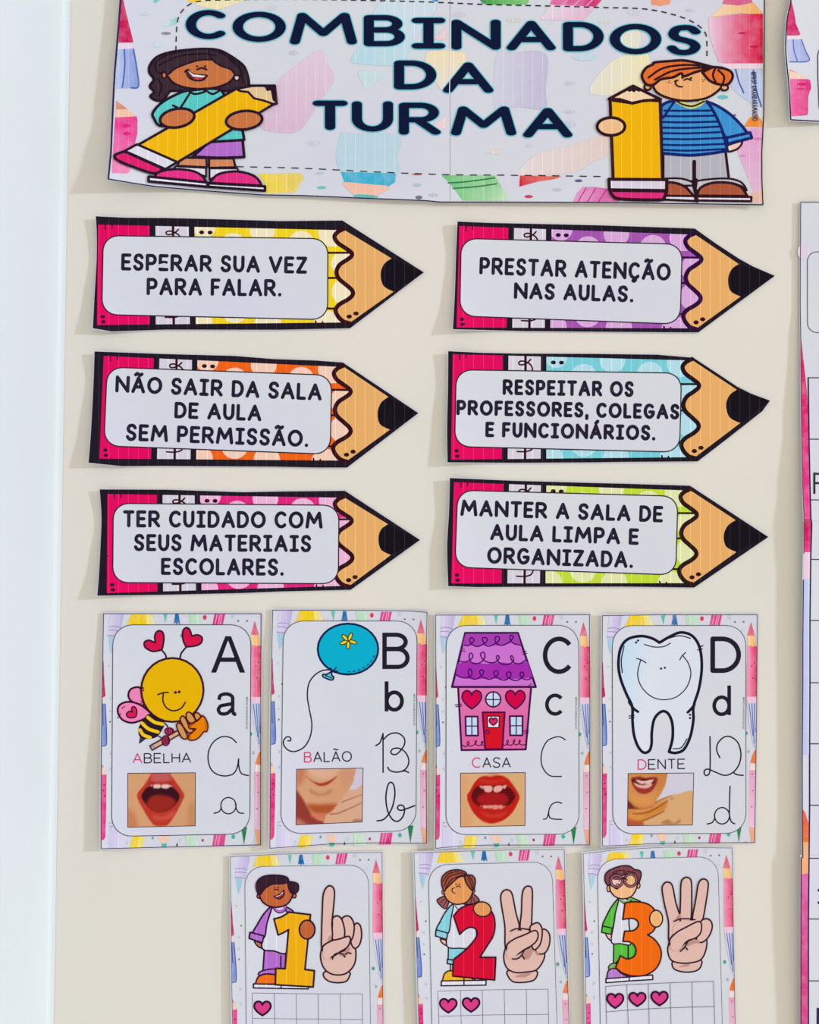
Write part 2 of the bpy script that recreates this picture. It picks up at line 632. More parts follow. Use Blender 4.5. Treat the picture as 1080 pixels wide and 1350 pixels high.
def grad(p, q, c0, c1):
    """printed colour blend between two points of a sheet"""
    dx, dy = q[0] - p[0], q[1] - p[1]; L = dx * dx + dy * dy
    def f(x, y):
        t = max(0, min(1, ((x - p[0]) * dx + (y - p[1]) * dy) / L))
        return tuple(a + (b - a) * t for a, b in zip(c0, c1))
    return f

def bilin(quad, u, v):
    (ax, ay), (bx, by), (cx, cy), (dx, dy) = quad   # TL TR BR BL
    return ((1 - v) * ((1 - u) * ax + u * bx) + v * ((1 - u) * dx + u * cx),
            (1 - v) * ((1 - u) * ay + u * by) + v * ((1 - u) * dy + u * cy))

def F(fr, *pts):
    return [(fr[0] + p[0] / fr[2], fr[1] + p[1] / fr[2]) for p in pts]

def grow(poly, d):
    sg = 1 if area(poly) > 0 else -1
    out = []; N = len(poly)
    for i in range(N):
        p0, p1, p2 = poly[i - 1], poly[i], poly[(i + 1) % N]
        n = []
        for a, b in ((p0, p1), (p1, p2)):
            l = math.hypot(b[0] - a[0], b[1] - a[1]) or 1
            n.append(((b[1] - a[1]) / l * sg, -(b[0] - a[0]) / l * sg))
        mx, my = n[0][0] + n[1][0], n[0][1] + n[1][1]; l2 = mx * mx + my * my or 1
        k = min(2 / l2, 2.0) * d if l2 > 0 else d
        out.append((p1[0] + mx * k, p1[1] + my * k))
    return out

def round_quad(quad, r):
    out = []
    for i in range(4):
        p0, p1, p2 = quad[i - 1], quad[i], quad[(i + 1) % 4]
        def toward(a, b, d):
            l = math.hypot(b[0] - a[0], b[1] - a[1]); return (a[0] + (b[0] - a[0]) * d / l, a[1] + (b[1] - a[1]) * d / l)
        a, b = toward(p1, p0, r), toward(p1, p2, r)
        for k in range(9):
            t = k / 8
            w = 0.78                       # a rounder corner than a plain quadratic
            den = (1 - t) ** 2 + 2 * w * t * (1 - t) + t * t
            out.append(tuple(((1 - t) ** 2 * a[j] + 2 * w * t * (1 - t) * p1[j] + t * t * b[j]) / den for j in (0, 1)))
    return out

INK = (34, 29, 50); NAVY = (16, 24, 54); BROWN = (52, 16, 26); PLUM = (58, 18, 48); WHITE = (213, 211, 223)

# ------------------------------------------------------------------ the setting
def add_mesh(name, verts, faces, mat, smooth=False):
    me = bpy.data.meshes.new(name); me.from_pydata(verts, [], faces); me.materials.append(mat)
    me.polygons.foreach_set('use_smooth', [smooth] * len(faces)); me.update()
    o = bpy.data.objects.new(name, me); col0.objects.link(o); o['kind'] = 'structure'; return o

def corner_x(z):                         # the corner between the two walls leans very slightly
    py = 675 - (z - ZC) / S
    return (93 - 22 * py / 1350 - 540) * S

def build_walls():
    z0, z1, xr, th = 0.0, 2.7, 2.2, 0.12
    v = []
    for y in (0, th):
        v += [(corner_x(z0) - 0.1, y, z0), (xr, y, z0), (xr, y, z1), (corner_x(z1) - 0.1, y, z1)]
    add_mesh('wall_back', v, [(0, 1, 2, 3), (7, 6, 5, 4), (0, 4, 5, 1), (1, 5, 6, 2), (2, 6, 7, 3), (3, 7, 4, 0)], M_WALL)
    r = 0.006
    prof = [(0, -1.6), (0, -0.5), (0, -0.06)]
    for i in range(7):
        a = math.pi / 2 * i / 6
        prof.append((r - r * math.cos(a), -r + r * math.sin(a) - 0.0004))
    zs = [z0 + (z1 - z0) * i / 8 for i in range(9)]
    v = [(corner_x(z) + p[0] - r, p[1], z) for z in zs for p in prof]
    n = len(prof)
    f = [(i * n + k, i * n + k + 1, (i + 1) * n + k + 1, (i + 1) * n + k) for i in range(8) for k in range(n - 1)]
    o = add_mesh('wall_left', v, f, M_WHITE, True)
    sm = o.modifiers.new('plaster', 'SOLIDIFY'); sm.thickness = 0.0003; sm.offset = 1
build_walls()

# ------------------------------------------------------------------ the big banner
def build_banner():
    s = Sheet('title_banner', 'large white paper banner with COMBINADOS DA TURMA in navy capitals and two cartoon children', 'banner', None,
              (140, -70, 1010, 272), base=0.0014, ink=M_STREAK,
              curls=[('left', 143, 140, [(-70, .008), (60, .009), (150, .010), (200, .016), (240, .021)]),
                     ('bottom', 268, 26, [(140, .0), (240, .003), (420, .0045), (520, .006), (580, .0035), (700, .004), (900, .004), (1010, .002)]),
                     ('right', 1007, 40, [(-70, .001), (150, .001), (230, .003), (272, .004)])])
    edge = [(163, -70), (159, 0), (156, 40), (151.5, 95), (150, 120), (146.5, 200), (143, 236), (172, 241), (205, 246), (275, 252), (345, 257), (400, 258), (470, 261),
            (520, 263), (560, 264.5), (580, 266.5), (594, 266.5)]
    edge2 = [(594, -70), (594, 266.5), (640, 266.5), (800, 267), (900, 268.5), (1006, 270), (1004.5, 235), (1004.5, 200), (1007, 150), (1007.5, 70), (1008.5, -70)]
    s.paper(grow(edge[:-1] + [(592.1, 266.5), (592.1, -70)], 1.2), 'paper_sheet')
    s.paper(grow([(595, -70), (595, 266.5)] + edge2[2:], 1.2), 'paper_sheet')
    region = None
    # watercolour ground
    A = (120, 0, 3.857); B = (380, 0, 3.857); C = (640, 0, 4.82); E = (780, 0, 3.6)
    g = s.part('watercolour_print')
    def wc(fr, pts, col, smooth=False):
        s.fr = fr; s.fill(g, pts, col, smooth, M_WASH); 
    # left edge pencils and brush
    wc(A, [(150, -260), (150, 0), (146, 110), (140, 217), (214, 216), (214, 205), (195, 130), (178, 60), (160, -20), (150, -80)], (200, 22, 84))
    wc(A, [(139, 219), (214, 218), (214, 250), (137, 251)], (230, 206, 222))
    wc(A, [(137, 251), (216, 248), (243, 440), (236, 447), (129, 450)], grad((155, 0), (182, 0), (178, 190, 226), (132, 150, 208)))
    s.fr = A; s.lines(g, [[(170, 252), (172, 340), (160, 445)], [(216, 250), (232, 340), (242, 438), (205, 447)]], 7, (78, 96, 170))
    wc(A, [(128, 512), (150, 527), (186, 556), (128, 556)], (214, 130, 84))
    wc(A, [(126, 557), (186, 556), (232, 592), (124, 597)], (240, 190, 164))
    wc(A, [(123, 597), (232, 592), (237, 610), (236, 680), (226, 720), (205, 800), (196, 876), (180, 882), (106, 880)], grad((150, 155), (152, 228), (226, 52, 136), (238, 130, 180)))
    s.fr = A; s.fill(g, ellipse(180, 640, 22, 9), (214, 40, 120)); s.fill(g, ellipse(182, 680, 20, 9), (214, 40, 120))
    # top band
    wc(A, [(318, -60), (372, -60), (352, 0), (330, 16), (318, 10)], (120, 196, 196))
    wc(A, [(365, 132), (380, 112), (440, 88), (436, 122), (400, 132)], grad((216, 30), (232, 26), (206, 222, 220), (150, 204, 190)))
    wc(A, [(480, -80), (560, -80), (553, 4), (520, 12), (490, 8)], (238, 200, 40))
    wc(A, [(553, -80), (800, -80), (770, 6), (700, 34), (640, 50), (560, 34), (520, 14), (553, 4)], (236, 222, 176), )
    wc(B, [(470, -90), (790, -90), (762, 6), (740, 12), (560, 2), (500, 4)], (40, 118, 184))
    wc(B, [(970, -60), (1010, -60), (1010, 22), (990, 18), (975, 0)], (44, 130, 80))
    wc(C, [(0, -60), (290, -60), (276, 10), (262, 30), (0, 30)], grad((640, 0), (697, 0), (70, 160, 70), (130, 196, 120)))
    wc(C, [(450, -60), (770, -60), (740, 0), (705, 42), (500, 36), (410, 28)], grad((725, 0), (790, 5), (222, 110, 164), (206, 34, 112)))
    s.fr = C; s.lines(g, [[(520, 0), (490, 36)], [(600, 0), (560, 38)], [(680, 0), (640, 40)]], 8, (226, 150, 190), False)
    wc(C, [(410, 30), (705, 44), (620, 132), (350, 124), (385, 70)], grad((725, 0), (770, 10), (226, 208, 222), (224, 180, 206)))
    # pale shapes behind the title
    wc((0, 0, 1), [(423, 66), (432, 84), (441, 104), (424, 130), (397, 170), (372, 175), (343, 168), (346, 140), (362, 111), (398, 80)], grad((0, 70), (0, 175), (222, 198, 212), (214, 180, 204)), True)
    wc(B, [(480, 4), (750, 8), (690, 130), (620, 250), (560, 330), (340, 322), (330, 280), (400, 180)], grad((510, 0), (470, 80), (204, 216, 226), (180, 212, 222)), True)
    wc(B, [(262, 690), (330, 680), (560, 690), (555, 800), (548, 882), (270, 872)], (184, 208, 220), True)
    wc(B, [(268, 874), (548, 882), (545, 925), (510, 948), (420, 936), (285, 926)], (62, 174, 206))
    wc(B, [(285, 928), (420, 938), (515, 950), (470, 985), (440, 1000), (345, 992), (300, 960)], (238, 186, 164), True)
    wc(B, [(335, 992), (360, 988), (400, 990), (445, 994), (456, 1004), (400, 1004), (340, 1001)], (84, 184, 176), True)
    wc(B, [(355, 366), (420, 362), (498, 374), (440, 420), (400, 456), (380, 430)], (196, 216, 220), True)
    wc(B, [(720, 262), (880, 266), (905, 310), (880, 400), (800, 470), (740, 400), (700, 320)], grad((0, 68), (0, 118), (238, 218, 180), (228, 216, 206)), True)
    wc(B, [(740, 196), (800, 140), (806, 200), (770, 206)], (232, 202, 208))
    wc(B, [(742, 640), (806, 588), (806, 650), (770, 662)], (232, 206, 208))
    wc(C, [(72, 345), (170, 336), (384, 342), (384, 560), (376, 690), (200, 680), (60, 690)], grad((655, 0), (700, 0), (206, 204, 220), (192, 184, 212)), True)
    wc((0, 0, 1), [(812, 78), (852, 70), (856, 100), (840, 122), (800, 126), (778, 122), (786, 102)], grad((790, 100), (840, 90), (224, 218, 206), (236, 224, 180)), True)
    wc(C, [(840, 170), (970, 180), (980, 300), (900, 330), (840, 280)], (226, 220, 204), True)
    wc(C, [(205, 1090), (330, 980), (520, 930), (770, 860), (810, 960), (680, 1030), (540, 1098), (215, 1112)], grad((690, 220), (780, 195), (226, 212, 212), (222, 200, 196)), True)
    wc(C, [(220, 1116), (490, 1122), (440, 1138), (330, 1155), (216, 1187)], grad((686, 235), (740, 230), (212, 40, 58), (228, 120, 90)))
    wc(B, [(780, 892), (822, 930), (888, 1020), (1090, 1022), (1082, 980), (1044, 892)], grad((585, 235), (660, 262), (104, 190, 116), (178, 214, 170)))
    wc(C, [(0, 1122), (60, 1116), (155, 1274), (0, 1276)], grad((645, 240), (668, 262), (130, 196, 130), (196, 220, 188)))
    s.fr = B; s.lines(g, [[(815, 930), (900, 925), (1050, 905)], [(840, 958), (950, 950), (1060, 935)]], 7, (52, 120, 80))
    wc(A, [(850, 884), (1060, 880), (1085, 905), (1060, 940), (1040, 980), (890, 984), (880, 930)], grad((343, 0), (398, 0), (238, 208, 60), (232, 206, 110)))
    wc(B, [(0, 886), (50, 884), (66, 910), (40, 950), (0, 982)], (232, 200, 80))
    wc(C, [(620, 1188), (700, 1188), (820, 1205), (860, 1240), (850, 1282), (556, 1281), (580, 1230)], grad((755, 0), (812, 0), (222, 160, 200), (208, 84, 156)))
    s.fr = C; s.lines(g, [[(640, 1195), (590, 1280)], [(700, 1200), (650, 1280)], [(770, 1205), (720, 1280)]], 7, (196, 50, 136), False)
    # right edge pencil, brush and pencil
    g = s.part('watercolour_print')
    wc(E, [(620, 18), (645, -40), (745, -40), (765, 14), (700, 26)], (214, 92, 134))
    wc(E, [(630, 20), (700, 28), (768, 12), (814, 62), (790, 70), (700, 62), (560, 84), (590, 56)], grad((945, 0), (1005, 0), (240, 206, 170), (236, 170, 100)))
    wc(E, [(556, 86), (700, 66), (814, 66), (814, 300), (640, 300), (604, 296), (585, 250), (560, 170)], grad((938, 0), (1006, 0), (232, 190, 214), (214, 20, 66)))
    s.fr = E; s.fill(g, ellipse(715, 158, 20, 5), (190, 30, 90)); s.fill(g, ellipse(770, 222, 20, 5), (190, 30, 70))
    wc(E, [(604, 302), (814, 302), (814, 326), (640, 328)], (234, 208, 222))
    wc(E, [(640, 332), (812, 326), (812, 510), (770, 500), (700, 450), (668, 420)], grad((960, 0), (1005, 0), (196, 200, 226), (184, 196, 228)))
    s.fr = E; s.lines(g, [[(684, 330), (700, 390), (722, 440)], [(768, 335), (780, 420), (806, 505)]], 8, (84, 104, 170))
    wc(E, [(722, 602), (750, 560), (785, 540), (812, 578), (812, 603)], (236, 134, 36))
    wc(E, [(690, 612), (812, 606), (808, 760), (812, 962), (790, 960), (700, 740), (680, 680)], grad((0, 175), (0, 265), (226, 160, 204), (226, 186, 214)))
    wc(E, [(740, 920), (810, 900), (808, 962), (756, 966)], (232, 186, 170))
    wc(E, [(280, -20), (376, -20), (374, 18), (330, 28), (284, 22)], (236, 148, 108))
    # little ellipses scattered over the sheet
    for fr, x, y, rx, ry, c in [(A, 382, 170, 25, 8, (140, 140, 150)), (A, 336, 229, 28, 11, (190, 214, 218)), (A, 275, 72, 26, 8, (200, 202, 212)), (A, 922, 40, 34, 12, (200, 204, 212)),
                                (A, 1030, 268, 24, 12, (196, 194, 206)), (B, 870, 74, 34, 12, (198, 200, 206)), (B, 132, 730, 36, 13, (200, 200, 212)), (B, 158, 881, 22, 7, (180, 196, 202)),
                                (B, 170, 954, 24, 8, (120, 190, 186)), (B, 655, 941, 22, 9, (170, 190, 196)), (B, 738, 992, 24, 9, (186, 190, 200)), (B, 655, 886, 26, 6, (190, 120, 100)), (B, 665, 1004, 18, 10, (90, 96, 104)),
                                (C, 632, 362, 80, 24, (190, 212, 222)), (C, 538, 530, 38, 14, (200, 200, 208)), (C, 535, 710, 34, 12, (196, 198, 210)), (C, 540, 790, 36, 20, (196, 200, 212)),
                                (C, 60, 965, 50, 16, (218, 208, 208)), (C, 282, 926, 28, 10, (206, 204, 212)), (C, 760, 138, 48, 12, (204, 210, 204)), (C, 180, 128, 46, 14, (206, 206, 200)),
                                (C, 592, 1149, 24, 9, (84, 88, 150)), (C, 455, 1206, 30, 11, (190, 192, 196)), (C, 276, 1249, 27, 10, (206, 50, 70)),
                                (E, 623, 461, 25, 10, (78, 186, 180)), (E, 465, 50, 18, 8, (196, 192, 200)), (E, 205, 58, 36, 14, (204, 202, 212)), (E, 680, 546, 8, 5, (130, 120, 140)), (E, 715, 740, 18, 6, (206, 140, 190)), (E, 790, 660, 22, 8, (214, 120, 180))]:
        s.fr = fr; s.fill(g, ellipse(x, y, rx, ry, n=18), c, mat=M_WASH)
    # outer border line, dashed inner line, creator handle
    s.fr = (0, 0, 1)
    b = s.part('border_line')
    s.line(b, edge, 1.5, (36, 34, 66), False); s.line(b, edge2[1:], 1.4, (36, 28, 48), False)
    s.line(b, edge[:7], 2.4, (40, 36, 80), False)
    d = s.part('dashed_frame')
    s.dash(d, [(232, 68), (233, 40), (236, 22), (246, 9), (262, 2), (300, 0), (380, -1), (500, 1), (570, 3), (640, 6), (720, 8), (790, 10), (850, 12), (890, 20), (915, 30), (929, 42), (932, 55), (932, 84)], 1.6, (34, 34, 44), 7.2, 5.6)
    d = s.part('dashed_frame')
    s.dash(d, [(312, 219.8), (400, 222), (500, 227), (594, 230.5), (660, 231), (740, 232), (804, 233)], 1.3, (34, 34, 44), 9.5, 8.6)
    s.fr = E
    t = s.part('creator_handle')
    s.text(t, '@PROF.AMANDARAMALHO', (756, 342), (764, 574), 26, 3.6, (66, 66, 92), W_HAND)
    # title lettering
    s.fr = (0, 0, 1)
    rows = [('COMBINADOS', [(244, 12.3, 300.6, 53), (305.7, 14.6, 378, 56.7), (381, 16, 472, 60), (478.5, 19, 535, 62.5), (541.5, 22.5, 588.5, 65.5), (594, 25, 661.4, 67),
                            (666.7, 26.6, 734, 67.8), (741, 28, 797, 69), (802.7, 30.6, 873, 73), (878, 32.4, 926, 74)]),
            ('DA', [(518.4, 78.8, 576.5, 119.3), (582.8, 81.3, 652, 123.8)]),
            ('TURMA', [(411, 131.6, 459.7, 172.7), (462.8, 132.6, 519.5, 174.9), (524.8, 134.4, 582.5, 179), (593.4, 139.3, 682, 180), (688.4, 141.4, 756, 182.6)])]
    for word, boxes in rows:
        p = s.part('title_lettering')
        outl, inn = [], []
        for ch, (x0, y0, x1, y1) in zip(word, boxes):
            hx, hy = 6.7, 3.5
            o = 1.15
            if ch in 'IT':
                hx, hy = 6.8, 3.6
            for pl in glyph_in_box(ch, x0 + hx + o, y0 + hy + o, x1 - hx - o, y1 - hy - o):
                inn += stroke(pl, hx, hy); outl += stroke(pl, hx + o, hy + o)
        s.put(p, outl, (84, 186, 202), M_INK, merge=True); s.put(p, inn, NAVY, M_INK, merge=True)
    j = s.part('sheet_join', label='thin white gap where the two sheets meet')
    s.line(j, [(594.5, 24), (593.6, 70), (592.8, 124)], 1.0, (238, 238, 242))
    # girl holding a big pencil
    s.fr = A; s.lw = 1.4
    K, w = (38, 22, 38), 10
    gd = s.part('girl_drawing')
    skin = (198, 114, 66)
    hair = s.part('hair', gd)
    s.blob(hair, [(300, 335), (335, 292), (400, 268), (480, 256), (580, 250), (655, 258), (720, 292), (775, 335), (797, 385), (802, 440), (770, 462), (700, 462), (560, 470), (420, 462), (390, 480), (372, 508), (335, 512), (303, 492), (322, 468), (300, 440), (320, 405), (298, 370)], (58, 40, 50), K, w)
    fa = s.part('face', gd)
    s.fill(fa, [(388, 385), (420, 352), (480, 325), (540, 310), (615, 306), (650, 335), (700, 352), (732, 385), (705, 418), (650, 442), (570, 454), (480, 446), (420, 422)], skin, True)
    s.line(fa, [(388, 385), (420, 422), (480, 446), (570, 454), (650, 442), (705, 418), (732, 385)], 8, K)
    s.ell(fa, 373, 384, 11, 14, skin, K, 5); s.ell(fa, 742, 396, 13, 14, (212, 190, 188), K, 5)
    s.blob(hair, [(330, 320), (400, 278), (500, 258), (600, 254), (640, 300), (560, 306), (500, 322), (430, 350), (395, 378), (372, 366), (345, 372)], (58, 40, 50), K, 6)
    s.blob(hair, [(600, 256), (670, 275), (740, 320), (770, 372), (740, 385), (712, 355), (660, 335), (622, 308)], (58, 40, 50), K, 6)
    s.lines(hair, [[(345, 335), (440, 290), (560, 275), (640, 285)], [(700, 300), (755, 350), (775, 420)], [(340, 400), (360, 440), (345, 490)]], 5, (34, 20, 30))
    f = fa
    s.blob(f, [(486, 358, 1), (520, 378), (592, 386, 1), (570, 408), (530, 410), (496, 392)], (112, 40, 38), K, 6)
    s.fill(f, [(492, 362), (522, 380), (584, 388), (570, 396), (520, 392)], (228, 216, 216)); s.fill(f, ellipse(545, 402, 22, 6), (176, 66, 66))
    s.line(f, [(478, 368), (490, 356), (500, 358)], 5, K)
    s.dots(f, [(541, 339), (582, 339)], 6, K, 5); s.line(f, [(540, 356), (565, 347), (590, 356)], 6, K)
    bl = gd
    s.blob(bl, [(505, 462), (440, 480), (360, 525), (316, 575), (322, 605), (350, 640), (420, 640), (560, 660), (640, 722), (780, 712, 1), (772, 668, 1), (690, 560), (660, 460)], (90, 196, 190), K, 10)
    s.lines(bl, [[(502, 478), (476, 520), (452, 556)], [(418, 538), (440, 548)], [(500, 466), (530, 480), (580, 468), (575, 458)], [(585, 462), (620, 480), (655, 462)]], 8, K)
    sk = s.part('skirt', gd)
    s.blob(sk, [(600, 724, 1), (772, 714, 1), (780, 800, 1), (650, 804), (520, 798, 1)], (176, 108, 198), K, 10)
    lg = s.part('leg', gd); s.blob(lg, [(460, 803), (588, 806), (590, 852), (440, 845)], (206, 134, 92), K, 8, False); lg = s.part('leg', gd); s.blob(lg, [(602, 808), (725, 808), (736, 852), (602, 855)], (206, 134, 92), K, 8, False)
    for a, sole, sock in (([(320, 915, 1), (345, 878), (430, 862), (520, 872), (570, 900), (588, 935, 1)], [(295, 900), (592, 930), (594, 952), (294, 924)], [(432, 848), (586, 856), (586, 900), (500, 866), (420, 862)]),
                          ([(604, 932, 1), (650, 888), (740, 874), (820, 892), (855, 920), (868, 946, 1)], [(598, 934), (886, 950), (886, 972), (598, 952)], [(604, 858), (745, 858), (752, 878), (680, 880), (604, 915)])):
        sh = s.part('shoe', gd)
        s.blob(sh, sock, (222, 214, 226), K, 7, False); s.blob(sh, a, (222, 48, 128), K, 9); s.blob(sh, sole, (226, 222, 232), K, 10, False)
    pc = s.part('big_pencil', gd)
    s.fill(pc, [(240, 740), (738, 455), (762, 468), (800, 470), (830, 502), (880, 512), (930, 530), (440, 826)], (236, 178, 18))
    s.blob(pc, [(740, 456), (815, 440), (935, 438), (944, 530), (925, 530), (880, 514), (830, 502), (800, 470), (762, 466)], (224, 192, 146), K, 8, False)
    s.fill(pc, [(880, 440), (936, 438), (946, 530), (925, 512), (915, 462), (895, 466), (888, 452)], K)
    s.blob(pc, [(236, 736), (440, 826), (380, 862), (174, 770)], (216, 210, 222), K, 9, False)
    s.blob(pc, [(172, 772, 1), (368, 860, 1), (345, 878), (310, 882), (220, 852), (140, 818), (124, 792)], (216, 32, 104), K, 10)
    s.line(pc, [(240, 740), (738, 455), (815, 440)], 9, K, False); s.line(pc, [(440, 828), (930, 532), (945, 530), (936, 438), (815, 438)], 9, K, False)
    s.ell(s.part('hand', gd), 440, 603, 88, 47, skin, K, 10, -10); s.ell(s.part('hand', gd), 780, 614, 92, 47, skin, K, 10, -6)
    # boy beside a pencil
    s.fr = E
    bd = s.part('boy_drawing')
    skin = (232, 168, 112); K = (48, 20, 30)
    pn = s.part('trousers', bd)
    s.blob(pn, [(340, 725), (635, 712), (652, 855), (480, 862), (340, 850)], (178, 176, 186), K, 9, False)
    s.line(pn, [(487, 768), (487, 870)], 13, K, False)
    for cuff, dome, sole in (([(345, 850), (420, 848), (470, 862), (478, 880), (400, 880), (340, 868)], [(345, 930, 1), (350, 872), (400, 870), (450, 892), (485, 935, 1)], [(340, 930), (500, 932), (500, 955), (340, 948)]),
                             ([(490, 865), (580, 850), (660, 850), (712, 868), (735, 905), (700, 880), (600, 872), (500, 905)], [(498, 930, 1), (520, 890), (580, 868), (660, 870), (710, 890), (738, 932, 1)], [(490, 934), (758, 936), (756, 956), (494, 952)])):
        sh = s.part('shoe', bd)
        s.blob(sh, cuff, (190, 186, 194), K, 7); s.blob(sh, dome, (166, 84, 58), K, 9); s.blob(sh, sole, (222, 218, 226), K, 8, False)
    s.line(pn, [(495, 855), (490, 900), (500, 955)], 12, K, False)
    sw = bd
    bN = (20, 36, 104)
    s.blob(s.part('hand', bd), [(640, 695), (712, 672), (695, 705), (650, 720)], (236, 200, 180), K, 7)
    s.blob(sw, [(545, 482, 1), (600, 505), (660, 545), (715, 600), (740, 635, 1), (640, 660, 1), (610, 610), (575, 540)], (62, 142, 206), bN, 10)
    s.blob(sw, [(640, 655), (752, 630), (760, 655), (644, 684)], (62, 142, 206), bN, 10, False)
    s.blob(sw, [(408, 480, 1), (360, 486), (330, 505, 1), (328, 700), (332, 728, 1), (460, 738), (560, 730), (645, 716, 1), (612, 600), (560, 500), (528, 478, 1), (470, 505)], (58, 138, 202), bN, 10)
    s.lines(sw, [[(345, 526), (450, 527), (566, 526)], [(340, 552), (450, 553), (582, 550)], [(334, 580), (450, 582), (596, 578)], [(334, 607), (460, 608), (606, 602)], [(334, 633), (460, 634), (614, 628)], [(334, 660), (460, 662), (622, 656)], [(334, 688), (460, 690), (632, 684)], [(334, 712), (460, 716), (636, 708)]], 7, bN)
    s.line(sw, [(392, 484), (360, 530), (340, 560)], 8, bN); s.line(sw, [(410, 482), (460, 505), (500, 500), (530, 480)], 16, (206, 206, 110)); s.line(sw, [(400, 478), (430, 496), (480, 505), (535, 482)], 6, K)
    fa = s.part('face', bd)
    s.fill(fa, [(288, 400), (310, 440), (370, 468), (450, 480), (540, 468), (600, 432), (625, 395), (570, 330), (460, 345), (340, 375)], skin, True)
    s.line(fa, [(288, 400), (310, 440), (370, 468), (450, 480), (540, 468), (600, 432), (625, 395)], 8, K)
    s.ell(fa, 266, 414, 16, 15, skin, K, 7); s.ell(fa, 630, 417, 17, 14, skin, K, 7)
    h = s.part('hair', bd)
    s.blob(h, [(238, 362), (258, 325), (290, 308), (300, 298), (370, 292), (450, 290), (575, 320, 1), (490, 345), (438, 364), (424, 350), (388, 368), (330, 378), (292, 404), (258, 400)], (222, 108, 46), K, 9)
    s.blob(h, [(525, 345, 1), (575, 320, 1), (620, 325), (660, 342), (668, 370), (645, 402), (605, 402), (560, 385)], (222, 108, 46), K, 9)
    s.lines(h, [[(270, 370), (340, 325), (450, 310), (560, 318)], [(300, 380), (380, 340), (480, 325), (570, 322)], [(585, 330), (575, 360), (590, 395)], [(600, 335), (628, 365), (622, 400)], [(545, 325), (590, 322), (610, 328)]], 7, K)
    f = fa
    s.dots(f, [(430, 371), (471, 372)], 6, K, 5); s.lines(f, [[(438, 382), (455, 376), (472, 383)], [(402, 384), (398, 400), (412, 412), (430, 414)], [(394, 388), (408, 383)]], 5, K)
    s.dots(f, [(371, 386), (364, 392), (376, 396), (524, 380), (530, 388), (536, 380)], 2.5, K)
    pc = s.part('big_pencil', bd)
    s.blob(pc, [(88, 475), (190, 490), (240, 475), (325, 480), (336, 855), (102, 855)], (236, 176, 14), K, 11, False)
    s.blob(pc, [(82, 472), (196, 410), (328, 474), (245, 480), (192, 492), (135, 474)], (238, 206, 168), K, 10, False)
    s.fill(pc, [(160, 425), (196, 406), (236, 428), (226, 438), (212, 432), (200, 440), (190, 434), (178, 438)], (40, 26, 30))
    s.blob(pc, [(82, 852), (356, 854), (355, 906), (84, 902)], (214, 206, 218), K, 11, False)
    s.blob(pc, [(88, 905, 1), (355, 908, 1), (345, 938), (320, 950), (140, 946), (100, 930)], (216, 44, 122), K, 11)
    s.ell(s.part('hand', bd), 92, 602, 66, 42, (234, 186, 140), K, 10)
    s.build()
build_banner()

